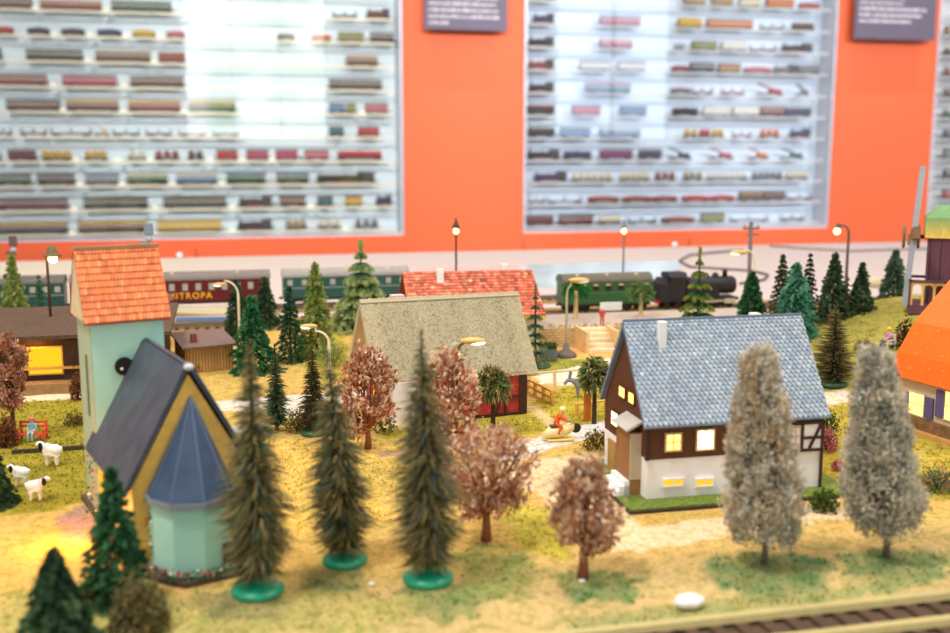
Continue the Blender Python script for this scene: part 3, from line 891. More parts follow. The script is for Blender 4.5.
# the flock wears thin in blotches only where the village stands, not on the bare board at the back
sxy = nt.nodes.new('ShaderNodeSeparateXYZ'); nt.links.new(tcn.outputs['Object'], sxy.inputs[0])
lt = nt.nodes.new('ShaderNodeMath'); lt.operation = 'LESS_THAN'; lt.inputs[1].default_value = 1.27; nt.links.new(sxy.outputs[1], lt.inputs[0])
ml = nt.nodes.new('ShaderNodeMath'); ml.operation = 'MULTIPLY'; nt.links.new(mr.outputs[0], ml.inputs[0]); nt.links.new(lt.outputs[0], ml.inputs[1])
nt.links.new(ml.outputs[0], m3.inputs[0]); nt.links.new(mxo.outputs[2], m3.inputs[6]); m3.inputs[7].default_value = (.60, .70, .46, 1)
nt.links.new(m3.outputs[2], bs.inputs['Base Color'])
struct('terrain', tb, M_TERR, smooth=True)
# short flock fibres standing in the grassed areas
GI = isgrass & (Y < 112) & (Y > 38.9)
# ------------------------------------------------------------------ helpers for buildings
class Local:
    def __init__(s, o, th): s.o = o; s.th = th; s.c = math.cos(th); s.s = math.sin(th)

    def inv(s, p):
        dx, dy = p[0] - s.o[0], p[1] - s.o[1]
        return (dx * s.c + dy * s.s, -dx * s.s + dy * s.c, p[2])

    def hit(s, px, py, ax, val):
        d = ray(px, py); a = s.inv((0, 0, EYE)); b_ = s.inv((d[0], d[1], EYE + d[2]))
        dv = [b_[i] - a[i] for i in range(3)]
        k = (val - a[ax]) / dv[ax]
        return tuple(a[i] + dv[i] * k for i in range(3))


def tiles(mb, A, B, Cc, D, rows, cols, pal, kind='scallop', lift=.07, var=.1, rowcol=None):
    A, B, Cc, D = map(Vector, (A, B, Cc, D))
    n = (D - A).cross(B - A).normalized()
    if n.z < 0: n = -n
    P = lambda s, t_: (A.lerp(B, s)).lerp(D.lerp(Cc, s), t_)
    for r in range(rows):
        off = .5 * (r % 2)
        for c in range(-1 if off else 0, cols):
            if kind == 'scallop': sh = [(.03, -.1), (.97, -.1), (.97, .62), (.78, .82), (.5, .9), (.22, .82), (.03, .62)]
            elif kind == 'diamond': sh = [(.05, -.40), (.95, -.40), (.95, .22), (.5, .86), (.05, .22)]
            else: sh = [(.04, -.1), (.96, -.1), (.96, .9), (.04, .9)]
            pts = []; ok = True
            for (a, q) in sh:
                s_ = min(1, max(0, (c + off + a) / cols)); t_ = min(1.01, max(0, (r + q) / rows))
                pts.append(P(s_, t_) + n * (lift * (.25 + .75 * (q + .45) / 1.5)))
            w_ = (pts[1] - pts[0]).length
            if w_ < 1e-4: continue
            cl = pal[RNG.integers(0, len(pal))]
            f_ = 1 + RNG.normal(0, var)
            cl = tuple(min(255, max(3, v * f_)) for v in cl)
            if rowcol and r < rowcol[0]: cl = tuple(v * rowcol[1] for v in cl)
            k = len(pts)
            vs = pts + [p - n * lift * 1.1 for p in pts[2:]]
            m2 = k - 2
            fs = [tuple(range(k))] + [(2 + i, k + i, k + i + 1, 3 + i) for i in range(m2 - 1)]
            mb.add(vs, fs, cl)


def win_front(parent, x0, x1, z0, z1, y, glow, frame, bars=(1, 1), fw=.1, name='window'):
    """a lit window in a wall that faces -y: frame and glazing bars, with its pane as a child"""
    f = MB()
    f.box(x0 - fw, x0, y - .12, y + .02, z0 - fw, z1 + fw); f.box(x1, x1 + fw, y - .12, y + .02, z0 - fw, z1 + fw)
    f.box(x0, x1, y - .12, y + .02, z0 - fw, z0); f.box(x0, x1, y - .12, y + .02, z1, z1 + fw)
    for i in range(bars[0]):
        x = x0 + (x1 - x0) * (i + 1) / (bars[0] + 1); f.box(x - .03, x + .03, y - .1, y + .01, z0, z1)
    for i in range(bars[1]):
        z = z0 + (z1 - z0) * (i + 1) / (bars[1] + 1); f.box(x0, x1, y - .1, y + .01, z - .03, z + .03)
    o = f.build(name, frame, parent)
    MB().box(x0, x1, y - .05, y + .01, z0, z1).build('pane', glow, o)
    return o


def win_left(parent, y0, y1, z0, z1, x, glow, frame, bars=(0, 0), fw=.08, name='window'):
    f = MB()
    f.box(x - .12, x + .02, y0 - fw, y0, z0 - fw, z1 + fw); f.box(x - .12, x + .02, y1, y1 + fw, z0 - fw, z1 + fw)
    f.box(x - .12, x + .02, y0, y1, z0 - fw, z0); f.box(x - .12, x + .02, y0, y1, z1, z1 + fw)
    for i in range(bars[0]):
        y = y0 + (y1 - y0) * (i + 1) / (bars[0] + 1); f.box(x - .1, x + .01, y - .03, y + .03, z0, z1)
    for i in range(bars[1]):
        z = z0 + (z1 - z0) * (i + 1) / (bars[1] + 1); f.box(x - .1, x + .01, y0, y1, z - .03, z + .03)
    o = f.build(name, frame, parent)
    MB().box(x - .05, x + .01, y0, y1, z0, z1).build('pane', glow, o)
    return o


M_MINT = mat('mint_plastic', (170, 222, 210), .45, 8, .03)
M_MINT_SHADE = mat('shaded_mint_plastic', (164, 182, 156), .5, 8, .04)  # same mint, with the shade of the side walls put into the colour
M_SLATE = mat('slate_painted_roof', (68, 75, 87), .42, 9, .22, .2)
M_SLATEB = mat('blue_slate_roof', (54, 72, 98), .4, 9, .2, .2)
M_MUST = mat('mustard_render', (236, 190, 96), .75, 16, .12, .3)
M_GREYP = mat('grey_cornice', (132, 138, 146), .6, 12, .08)
M_FLOWERS = mat('flower_bed', (0, 0, 0), .8, attr=True)


def flowers(parent, pts, name='flower_strip', n=60, r=.22, up=.22):
    f = MB(); cols = [(52, 108, 58)] * 5 + [(196, 44, 48), (236, 226, 220), (70, 130, 70), (220, 90, 90)]
    P_ = [Vector(p) for p in pts]
    m = n * (len(P_) - 1)
    cen = []
    for i in range(len(P_) - 1):
        for k in range(n):
            q = P_[i].lerp(P_[i + 1], RNG.uniform(0, 1)); cen.append((q.x + RNG.normal(0, r * .5), q.y + RNG.normal(0, r * .5), q.z + RNG.uniform(0.02, up)))
    flakes(f, np.array(cen), RNG.normal(0, 1, (m, 3)), .2, .17, vcol(cols, m, .1))
    return f.build(name, M_FLOWERS, parent)


# ------------------------------------------------------------------ church
TH = .31
O = (-2.47, 50.86); LC = Local(O, TH)
W_, HR, HE, LN = 3.2, 9.72, 3.85, 8.9
ch = thing('church', 'mint green church with slate roof, mustard gable and tall red-tiled tower', 'church', (O[0], O[1], 0), TH)
b = MB(); b.prism([(-3.15, -.3, 0), (-2.3, -2.0, 0), (-1.4, -3.3, 0), (.8, -3.3, 0), (2.2, -2.4, 0), (3.3, -.3, 0), (3.3, 12.5, 0), (-3.15, 12.5, 0)], (0, 0, .25)); b.build('base_plate', mat('dark_base', (86, 66, 62), .8, 20, .2), ch)
w2 = W_ - .35
zt = HE + (HR - HE) * .35 / W_
b = MB(); b.prism([(-w2, 0, .25), (w2, 0, .25), (w2, 0, zt - .25), (0, 0, HR - .3), (-w2, 0, zt - .25)], (0, LN, 0)); b.build('nave_wall', M_MINT_SHADE, ch)
b = MB(); b.prism([(-w2 - .04, -.12, .25), (w2 + .04, -.12, .25), (w2 + .04, -.12, zt - .28), (0, -.12, HR - .32), (-w2 - .04, -.12, zt - .28)], (0, .12, 0)); b.build('gable_wall', M_MUST, ch)
for s in (-1, 1):
    b = MB(); A = (0, -.32, HR); B_ = (0, LN, HR); Cc = (s * W_, LN, HE); D = (s * W_, -.32, HE)
    if s < 0: b.slab(A, D, Cc, B_, .22)
    else: b.slab(A, B_, Cc, D, .22)
    r = b.build('roof_slope', M_SLATE, ch)
b = MB(); b.beam((0, -.36, HR + .02), (0, LN, HR + .02), .3, .18); b.build('ridge_cap', M_SLATE, ch)
MB().ball((0, -.3, HR + .05), .26, 10, 8, (1, 1.1, .7)).build('ridge_knob', mat('pale_zinc', (190, 196, 202), .5), ch, True)
# apse
ac = (-.3, -1.05); RA = 1.85
ring = lambda r, z: [(ac[0] + r * math.cos(-PI / 2 + k * PI / 4), ac[1] + r * math.sin(-PI / 2 + k * PI / 4), z) for k in range(-2, 3)]
pb = ring(RA, .25) + [(ac[0] + RA, 0, .25), (ac[0] - RA, 0, .25)]
b = MB(); b.prism(pb, (0, 0, 3.5)); b.build('apse_wall', M_MINT, ch)
b = MB(); b.prism(ring(RA + .22, 3.55) + [(ac[0] + RA + .2, -.1, 3.55), (ac[0] - RA - .2, -.1, 3.55)], (0, 0, .3)); b.build('apse_cornice', M_GREYP, ch)
b = MB(); rr = ring(RA + .16, 3.85); ap = (0.05, -.14, 8.3)
vs = rr + [ap, (ac[0] + RA + .1, -.13, 3.85), (ac[0] - RA - .1, -.13, 3.85)]
b.add(vs, [(0, 1, 5), (1, 2, 5), (2, 3, 5), (3, 4, 5), (4, 6, 5), (7, 0, 5), (7, 6, 4, 3, 2, 1, 0), (7, 5, 6)]); b.build('apse_roof', M_SLATEB, ch)
for k in range(5):
    MB().beam(rr[k], (ap[0], ap[1] - .02, ap[2]), .09).build('hip_seam', mat('slate_seam', (86, 102, 128), .5) if k == 0 else bpy.data.materials['slate_seam'], ch)
MB().box(ac[0] + .95, ac[0] + 1.4, -2.6, -2.2, .4, 1.5).build('apse_door', mat('dark_door', (60, 52, 48), .6), ch)
flowers(ch, [(p[0], p[1] - .12, .27) for p in ring(RA + .3, 0)], 'flower_strip', 60, .2, .4)
flowers(ch, [(-3.3, 8.6, .3), (-3.2, 8.6, 4.0)], 'climbing_flowers', 60, .3, .3)
flowers(ch, [(-2.2, -.5, .4), (-2.2, -.4, 3.6)], 'ivy', 50, .25, .3)
b = MB(); b.box(-w2 - .12, -w2 + .02, 5.4, 7.4, .8, 3.0); b.build('side_door', M_AMBER, ch)
# tower
OT = (-7.65, 57.7); LT = Local(OT, TH); TL, TW, THR, THE = 3.82, 3.67, 14.75, 11.0
tx, ty, _ = LC.inv((OT[0], OT[1], 0))
T = lambda p: (p[0] + tx, p[1] + ty, p[2])
b = MB(); b.prism([T((0, 0, .25)), T((TL, 0, .25)), T((TL, TW, .25)), T((0, TW, .25))], (0, 0, THE - .25 + .2)); b.build('tower_wall', M_MINT, ch)
b = MB(); b.prism([T((-.05, .02, .25)), T((-.05, TW, .25)), T((-.05, TW, THE + .2)), T((-.05, .02, THE + .2))], (.05, 0, 0)); b.build('tower_side_wall', M_MINT_SHADE, ch)  # thin darker skin carrying the painted side shade
M_GABC = mat('cream_gable', (206, 190, 152), .7, 12, .08)
b = MB(); b.prism([T((-.33, -.15, THE)), T((-.33, TW + .15, THE)), T((-.33, TW / 2, THR - .12))], (TL + .3, 0, 0)); b.build('tower_gable', M_GABC, ch)
OR_P = [(230, 126, 72), (236, 134, 80), (224, 118, 70), (240, 142, 88), (228, 122, 78)]
for s in (0, 1):
    y1 = -.35 if s == 0 else TW + .35
    A, B_, Cc, D = T((-.35, TW / 2, THR)), T((TL + .35, TW / 2, THR)), T((TL + .35, y1, THE - .1)), T((-.35, y1, THE - .1))
    b = MB()
    if s == 0: b.slab(A, D, Cc, B_, .12, (138, 70, 72))  # dark underlay in the tile gaps paints the shadow line of each row
    else: b.slab(A, B_, Cc, D, .12, (138, 70, 72))
    tiles(b, A, B_, Cc, D, 11, 24, OR_P, 'scallop', .09, .05)
    b.build('tower_roof_slope', M_TILE, ch)
b = MB()
for i in range(26):
    x = -.38 + (TL + .76) * i / 26
    b.box(x, x + .165, TW / 2 - .16, TW / 2 + .16, THR - .1, THR + .1 + .02 * (i % 2), (176, 132, 96), lambda p: T(p))
b.build('tower_ridge', M_TILE, ch)
k_ = LT.hit(124, 366, 1, 0)
b = MB(); b.lathe([(.50, -.14), (.50, .02)], 24, T((k_[0], 0, k_[2])), ax='y'); ck = b.build('round_window', M_BLACK, ch)
MB().ball(T((k_[0] - .15, -.15, k_[2] - .12)), .08, 8, 6).build('window_glint', M_WHITE, ck)  # white ball stands in for a glint on the black disc
b = MB(); b.box(-.12, -.02, 1.2, 1.5, 5.6, 9.0, None, lambda p: T(p)); b.build('slit_window', flat((96, 112, 104)), ch)

# unseen point light added by the church's side door for the warm pool
wp = at(66, 546)
area('door_pool_light', (wp[0], wp[1], 1.5), (wp[0] - .3, wp[1] - .2, 0), 0, 0, .11, (255, 158, 44), 'POINT', rad=.25)

# ------------------------------------------------------------------ blue-roofed house
O = (22.4, 53.49); TH = -.01; LB = Local(O, TH); BL, BW, BR, BE = 10.97, 7.15, 10.0, 4.64
hs = thing('village_house', 'brown and white house with blue diamond-tiled roof and lit windows', 'house', (O[0], O[1], 0), TH)
M_BROWN = mat('dark_brown_plank', (92, 54, 36), .65, 20, .18, stretch=(1, 1, .2))
M_TIMB = mat('dark_timber', (64, 40, 32), .65, 20, .15)
M_HWHITE = mat('white_plaster', (244, 240, 242), .7, 10, .03)
b = MB(); b.box(-1.5, BL + 1.6, -1.5, BW + 1.0, .02, .28); b.build('lawn_base', mat('lawn_green', (104, 122, 48), .95, 50, .4, .8), hs)
b = MB(); b.box(-1.56, BL + 1.66, -1.56, BW + 1.06, 0, .18); b.build('base_edge', flat((66, 50, 58)), hs)
z1 = 2.6
b = MB(); b.box(0, BL, 0, BW, .28, z1); b.build('lower_wall', M_HWHITE, hs)
b = MB(); sl = (BR - BE) / (BW / 2 + .15); b.prism([(0, -.04, z1), (0, BW + .04, z1), (0, BW + .04, BE - .15), (0, BW / 2, BR - .3), (0, -.04, BE - .15)], (BL, 0, 0)); b.build('upper_wall', M_BROWN, hs)
BLU = [(152, 165, 180), (160, 171, 184), (144, 158, 176), (166, 176, 186)]
for s in (0, 1):
    y1 = -.3 if s == 0 else BW + .3
    A, B_, Cc, D = (-.3, BW / 2, BR), (BL + .3, BW / 2, BR), (BL + .3, y1, BE - .1), (-.3, y1, BE - .1)
    b = MB()
    if s == 0: b.slab(A, D, Cc, B_, .2, (116, 130, 150))
    else: b.slab(A, B_, Cc, D, .2, (116, 130, 150))
    tiles(b, A, B_, Cc, D, 24, 36, BLU, 'diamond', .10, .035)
    b.build('roof_slope', M_TILE, hs)
MB().beam((-.3, BW / 2, BR + .04), (BL + .3, BW / 2, BR + .04), .2, .12).build('ridge_cap', flat((110, 126, 148)), hs)
c_ = LB.hit(664, 349, 1, 2.35)
cx = c_[0]
MB().box(cx - .23, cx + .23, 2.5, 3.0, 8.0, 10.1).build('chimney', M_WHITE, hs, bev=.04)
c_ = LB.hit(755, 313, 1, 4.6)
MB().box(c_[0] - .3, c_[0] + .3, 4.3, 4.9, 8.2, c_[2]).build('chimney', M_WHITE, hs, bev=.04)
M_WFR = mat('cream_window_frame', (214, 180, 120), .6)


def fr_win(x0, x1, y0, y1, glow, bars, fr=M_WFR):
    a = LB.hit(x0, y1, 1, -.04); c = LB.hit(x1, y0, 1, -.04)
    win_front(hs, a[0], c[0], a[2], c[2], -.04, glow, fr, bars)


fr_win(666, 680, 434, 450, M_GLOW, (1, 1)); fr_win(697, 713, 430, 449, M_HOT, (1, 1)); fr_win(788, 802, 427, 444, M_HOT, (1, 1))
fr_win(745, 757, 429, 447, M_GLOW, (1, 1))
for a_, b_ in ((663, 682), (696, 712), (738, 752)):
    fr_win(a_, b_, 478.5, 485.5, M_AMBER, (1, 0), M_HWHITE)
xq = LB.hit(788, 430, 1, 0)[0] - .55
b = MB(); b.box(xq, BL + .02, -.1, .02, z1, BE - .35); b.build('infill_panel', M_HWHITE, hs)
for seg in [((xq, z1), (xq, BE - .35)), ((xq + 1.4, z1), (xq + 1.4, BE - .3)), ((BL - .08, .3), (BL - .08, BE - .3)), ((xq, z1), (BL, z1)), ((xq, BE - .4), (BL, BE - .4)), ((BL - .9, z1 + .1), (BL - .2, BE - .5)), ((xq + 1.4, z1 + .75), (BL, z1 + .75))]:
    MB().beam((seg[0][0], -.14, seg[0][1]), (seg[1][0], -.14, seg[1][1]), .16, .1).build('beam', M_TIMB, hs)
MB().beam((-.04, -.06, z1), (-.04, -.06, BE - .2), .22).build('corner_post', M_TIMB, hs)


def gb_win(x0, x1, y0, y1, glow, bars=(0, 0)):
    a = LB.hit(x1, y1, 0, -.0); c = LB.hit(x0, y0, 0, -.0)
    win_left(hs, min(a[1], c[1]), max(a[1], c[1]), min(a[2], c[2]), max(a[2], c[2]), -.0, glow, M_BROWN, bars)


gb_win(620, 626, 385, 399, M_GLOW); gb_win(629.5, 635, 391, 405, M_GLOW); gb_win(612.5, 619, 410, 428, M_HOT)
a = LB.hit(616, 450, 0, -.7); c = LB.hit(630, 455, 0, -.7)
pz = LB.hit(628, 424, 0, -.5)[2]
b = MB(); b.box(-.7, 0, c[1], a[1], .28, pz - .3); b.build('porch', mat('porch_boards', (150, 106, 64), .7, 24, .12, stretch=(1, 1, .2)), hs)
b = MB()
for i in range(7):
    x = -.7 + i * .1; b.box(x, x + .055, c[1] - .05, c[1] + .02, 1.2, pz - .35)
b.build('porch_slats', mat('pale_slats', (214, 200, 176), .6), hs)
b = MB(); b.slab((-.95, c[1] - .12, pz - .2), (-.95, a[1] + .12, pz - .2), (.02, a[1] + .12, pz + .3), (.02, c[1] - .12, pz + .3), .12); b.build('porch_roof', mat('porch_roof_grey', (196, 190, 182), .6, 10, .06), hs)
b = MB(); b.box(-.1, 0, 5.0, 6.3, .3, 2.2); b.build('side_door', mat('ochre_door', (178, 140, 78), .6, 20, .1), hs)
b = MB()
for i in range(3): b.box(-.7 - .3 * (3 - i), -.66, c[1], a[1], .28, .28 + .28 * (i + 1))
b.build('porch_steps', M_HWHITE, hs)

# ------------------------------------------------------------------ thatched house
O = (10.45, 73.73); TH = .12; LH = Local(O, TH); HL, HW, HRr, HEe = 11.0, 8.44, 8.9, 3.0
ho = thing('thatched_house', 'red brick half-timbered house with shaggy grey-beige thatched roof', 'house', (O[0], O[1], 0), TH)
M_THATCH = mat('speckled_thatch', (170, 158, 124), .95, 60, .3, 1.0)
M_BRICK, nt, o_ = newmat('red_brick')
bb = nt.nodes.new('ShaderNodeBsdfPrincipled'); nt.links.new(bb.outputs[0], o_.inputs[0]); bb.inputs['Roughness'].default_value = .7
tc = nt.nodes.new('ShaderNodeTexCoord'); br = nt.nodes.new('ShaderNodeTexBrick'); sx = nt.nodes.new('ShaderNodeSeparateXYZ'); cb = nt.nodes.new('ShaderNodeCombineXYZ'); ad = nt.nodes.new('ShaderNodeMath')
nt.links.new(tc.outputs['Object'], sx.inputs[0]); nt.links.new(sx.outputs[0], ad.inputs[0]); nt.links.new(sx.outputs[1], ad.inputs[1]); nt.links.new(ad.outputs[0], cb.inputs[0]); nt.links.new(sx.outputs[2], cb.inputs[1]); nt.links.new(cb.outputs[0], br.inputs[0])
br.inputs['Scale'].default_value = 100; br.inputs['Brick Width'].default_value = .42; br.inputs['Row Height'].default_value = .2; br.inputs['Mortar Size'].default_value = .022
br.inputs[1].default_value = lin((206, 52, 50)); br.inputs[2].default_value = lin((186, 40, 44)); br.inputs[3].default_value = lin((120, 50, 46)); nt.links.new(br.outputs[0], bb.inputs['Base Color'])
b = MB(); b.box(.5, HL, 0, HW, 0, HEe + .3); b.build('brick_wall', M_BRICK, ho)
b = MB(); b.prism([(.55, 0, HEe + .2), (.55, HW, HEe + .2), (.55, HW / 2, HRr - .55)], (HL - .6, 0, 0)); b.build('gable_wall', mat('gable_boards', (116, 78, 50), .7, 20, .15), ho)
xw = LH.hit(440, 405, 1, 0)[0]
b = MB(); b.box(.42, xw, -.1, 1, 0.02, HEe + .2); b.build('white_wall', M_HWHITE, ho)
x5 = LH.hit(458, 400, 1, 0)[0]
for seg in [((HL - .3, 0), (HL - .3, HEe + .1), .62), ((HL - 1.75, 0), (HL - 1.75, HEe), .2), ((HL - 2.5, 0.1), (HL - 1.8, HEe - .1), .18), ((x5, 0), (x5, HEe), .22), ((x5, 1.45), (HL, 1.45), .18), ((HL - 4.2, 0), (HL - 4.2, HEe), .18), ((x5, .12), (HL, .12), .2)]:
    MB().beam((seg[0][0], -.05, seg[0][1]), (seg[1][0], -.05, seg[1][1]), seg[2], .16).build('beam', M_TIMB, ho)
xw2 = LH.hit(498, 400, 1, 0)[0]
for s in (0, 1):
    y1 = -.1 if s == 0 else HW + .1
    A, B_, Cc, D = (-.95, HW / 2, HRr), (HL + .95, HW / 2, HRr), (HL + .95, y1, HEe + .12), (-.95, y1, HEe + .12)
    b = MB(); c0 = (216, 206, 176)
    if s == 0: b.slab(A, D, Cc, B_, .42, c0)
    else: b.slab(A, B_, Cc, D, .42, c0)
    A, B_, Cc, D = [np.array(v) for v in (A, B_, Cc, D)]
    n = 9000 if s == 0 else 1500
    s_ = RNG.uniform(0, 1, (n, 1)); t_ = RNG.uniform(0, 1.01, (n, 1))
    P_ = (A * (1 - s_) + B_ * s_) * (1 - t_) + (D * (1 - s_) + Cc * s_) * t_
    dn = (D - A) / np.linalg.norm(D - A)
    streak = (1 + .16 * np.sin(s_ * 31) * np.sin(s_ * 11 + 1))
    flakes(b, P_ + np.array([0, 0, .02]), dn * .4 + RNG.normal(0, .5, (n, 3)), .15, .11, np.clip(vcol([(230, 220, 190), (216, 206, 178), (246, 238, 212), (200, 190, 162)], n, .08) * streak, .003, .9))
    b.build('thatch_slope', M_FOL, ho)
win_left(ho, 4.7, 6.3, 4.1, 5.9, .55, M_AMBER, M_TIMB, (0, 0))
win_left(ho, 2.6, 5.6, .8, 2.6, .4, M_AMBER, M_TIMB, (1, 0))
c_ = LH.hit(397, 296, 1, 5.4); MB().box(c_[0] - .5, c_[0] + .5, 5.0, 5.8, 7.3, c_[2] + .1).build('chimney', mat('pale_pink_chimney', (222, 190, 190), .6), ho)

# ------------------------------------------------------------------ red-roofed house behind it
O = (16.2, 96.84); TH = -.06; LR = Local(O, TH); RL, RW, RR, RE = 12.7, 12.0, 7.9, 4.2
rd = thing('red_roofed_house', 'house with brick-red textured roof and white chimneys behind the thatched house', 'house', (O[0], O[1], 0), TH)
b = MB(); b.box(.3, RL - .3, .3, RW - .3, 0, RE + .2); b.build('wall', mat('cream_render', (226, 214, 184), .7, 10, .05), rd)
b = MB(); b.prism([(.32, .3, RE), (.32, RW - .3, RE), (.32, RW / 2, RR - .3)], (RL - .64, 0, 0)); b.build('gable_wall', flat((112, 50, 40)), rd)
RED_P = [(190, 92, 66), (200, 104, 76), (178, 84, 62), (208, 124, 94)]
for s in (0, 1):
    y1 = -.4 if s == 0 else RW + .4
    A, B_, Cc, D = (-.3, RW / 2, RR), (RL + .3, RW / 2, RR), (RL + .3, y1, RE), (-.3, y1, RE)
    b = MB()
    if s == 0: b.slab(A, D, Cc, B_, .22, (140, 66, 50))
    else: b.slab(A, B_, Cc, D, .22, (140, 66, 50))
    tiles(b, A, B_, Cc, D, 15, 34, RED_P, 'flat', .12, .12); b.build('roof_slope', M_TILE, rd)
MB().box(-.3, RL + .35, -.5, -.36, RE - .25, RE - .02).build('gutter', flat((214, 176, 60)), rd)
for px, pt, yy in ((440, 269, 4.6), (504, 264, 7.2)):
    c_ = LR.hit(px, pt, 1, yy); MB().box(c_[0] - .33, c_[0] + .33, yy - .35, yy + .35, 6.2, c_[2]).build('chimney', M_WHITE, rd)
win_front(rd, 10.2, 11.4, 1.4, 3.2, .3, flat((150, 170, 180)), M_WHITE)
win_front(rd, 7.0, 8.4, 1.4, 3.2, .3, flat((150, 170, 180)), M_WHITE)

# ------------------------------------------------------------------ orange-roofed house at the right
p1 = atd(897, 380, 74.5); p2 = atd(950, 383, 70.0)
TH = math.atan2(p2[1] - p1[1], p2[0] - p1[0]); O = (p1[0], p1[1]); LO = Local(O, TH)
oh = thing('orange_roofed_house', 'cream house with bright orange roof and violet shutters at the right edge', 'house', (O[0], O[1], 0), TH)
ez = atd(895, 372, 74.5)[2]; ez2 = ez - .25
b = MB(); b.box(.2, 12, 0, 9, 1.15, ez); b.build('wall', mat('tan_render', (206, 184, 156), .7, 10, .05), oh)
b = MB(); b.box(-.1, 12.2, -.35, 9.2, 0, 1.15); b.build('stone_base', mat('brown_stone', (128, 96, 66), .85, 22, .3, .6), oh)
b = MB(); b.box(-.3, 12.4, -.75, 9.5, 0, .35); b.build('base_step', mat('ochre_step', (206, 156, 84), .8, 16, .1), oh)
M_OROOF = mat('bright_orange_roof', (240, 106, 14), .5, 10, .05)
nt = M_OROOF.node_tree
rz_ = ez + 6.6; ry = 4.7
b = MB(); b.prism([(.25, 0.02, ez - .05), (.25, 9, ez - .05), (.25, ry, rz_ - .4)], (11.7, 0, 0)); b.build('gable_wall', flat((196, 176, 150)), oh)
fl = MB()
for s in (0, 1):
    fy = (lambda v: v) if s == 0 else (lambda v: 2 * ry - v)
    pr = [(-.55, ez - .15), (.15, ez + 1.5), (1.5, ez + 3.6), (ry, rz_)]
    b = MB()
    for (ya, za), (yb, zb2) in zip(pr[:-1], pr[1:]):
        A, B_, Cc, D = (-.25, fy(yb), zb2), (12.3, fy(yb), zb2), (12.3, fy(ya), za), (-.25, fy(ya), za)
        if s == 0: b.slab(A, D, Cc, B_, .25)
        else: b.slab(A, B_, Cc, D, .25)
    ro = b.build('roof_slope', M_OROOF, oh)
    if s == 0:
        n = 120; u_ = RNG.uniform(.05, 3, n); k_ = np.minimum(u_.astype(int), 2); w_ = u_ - k_
        P_ = np.array([(RNG.uniform(-.2, 12), pr[k][0] * (1 - q) + pr[k + 1][0] * q - .03, pr[k][1] * (1 - q) + pr[k + 1][1] * q + .03) for k, q in zip(k_, w_)])
        flakes(fl, P_, np.stack([RNG.normal(0, 1, n), .5 + 0 * u_, .8 + 0 * u_], 1), .1, .09, vcol([(246, 226, 196)], n, .02)); fl.build('white_flecks', M_FOL, ro)
M_SHUT = mat('violet_shutter', (92, 84, 130), .5, 20, .08)
for (xa, xb, sh) in ((909, 924, ((905.5, 908), (925, 933))), (945, 962, ((935.5, 944), (963, 970)))):
    a = LO.hit(xa, 410, 1, 0); c = LO.hit(xb, 410, 1, 0); za = LO.hit((xa + xb) / 2, 421, 1, 0)[2]; zb = LO.hit((xa + xb) / 2, 393, 1, 0)[2]
    win_front(oh, a[0], c[0], max(za, 1.3), zb, 0, M_GLOW, flat((208, 190, 150)), (0, 1))
    for s0, s1 in sh:
        q0 = LO.hit(s0, 410, 1, -.1)[0]; q1 = LO.hit(s1, 410, 1, -.1)[0]
        MB().box(q0, q1, -.16, -.02, max(za, 1.3), zb - .05).build('shutter', M_SHUT, oh)

# ------------------------------------------------------------------ windmill on the hill
mp = atd(931, 300, 100); mz = float(hill(mp[0], mp[1]))
LMz = mz
wm = thing('windmill', 'purple wooden windmill with green roof and grey sails on the hill', 'windmill', (mp[0], mp[1], mz), -YAW - .36)
# local x = to the photo's right, y = away
zof = lambda py: float(atd(930, py, 100)[2]) - mz
M_PUR = mat('purple_boards', (104, 66, 82), .55, 20, .1, stretch=(1, 1, .15))
b = MB(); b.prism([(-2.1, -2.2, -.4), (4.2, -2.2, -.4), (4.2, 2.2, -.4), (-2.1, 2.2, -.4)], (0, 0, .9)); b.build('deck', M_PUR, wm)
b = MB(); b.box(-.6, 4.0, -1.3, 1.6, .5, zof(234)); b.build('cabin', M_PUR, wm)
b = MB()
for i in range(5): b.box(-.45 + i * .95, -.41 + i * .95, -1.34, -1.29, .6, zof(235))
b.build('board_gap', M_BLACK, wm)
MB().box(2.1, 2.9, -1.36, -1.28, zof(263), zof(252)).build('window', flat((70, 80, 100)), wm)
rzb, rzt = zof(237), zof(205)
b = MB(); g0, y0, y1c = (118, 158, 104), (120, 160, 108), (228, 190, 90)
rp = [(-1.0, -1.6, rzb), (4.4, -1.6, rzb), (4.4, 1.9, rzb), (-1.0, 1.9, rzb), (-1.0, -1.3, rzb + (rzt - rzb) * .62), (4.4, -1.3, rzb + (rzt - rzb) * .62), (4.4, 1.5, rzb + (rzt - rzb) * .62), (-1.0, 1.5, rzb + (rzt - rzb) * .62), (.1, .1, rzt), (4.2, .1, rzt)]
b.add(rp, [(0, 3, 2, 1), (0, 1, 5, 4), (1, 2, 6, 5), (2, 3, 7, 6), (3, 0, 4, 7), (4, 5, 9, 8), (5, 6, 9), (6, 7, 8, 9), (7, 4, 8)], [lin(y1c)] * 4 + [lin(g0)] * 4 + [lin(y0)] * 2)
b.build('mill_roof', mat('streaky_green_roof', (0, 0, 0), .6, 22, .2, attr=True, stretch=(3, 3, .4)), wm)
b = MB(); zr = zof(278)
b.box(-2.15, 4.2, -2.3, -2.05, zr - .25, zr); b.box(-2.15, -1.9, -2.3, 2.2, zr - .25, zr); b.box(-2.15, 4.2, 1.95, 2.2, zr - .25, zr)
for x in (-2.15, 1.0, 4.0): b.box(x, x + .2, -2.3, -2.1, .4, zr + .05)
b.build('balcony_rail', M_PUR, wm)
M_OCH = mat('ochre_arcade', (226, 184, 96), .6)
b = MB()
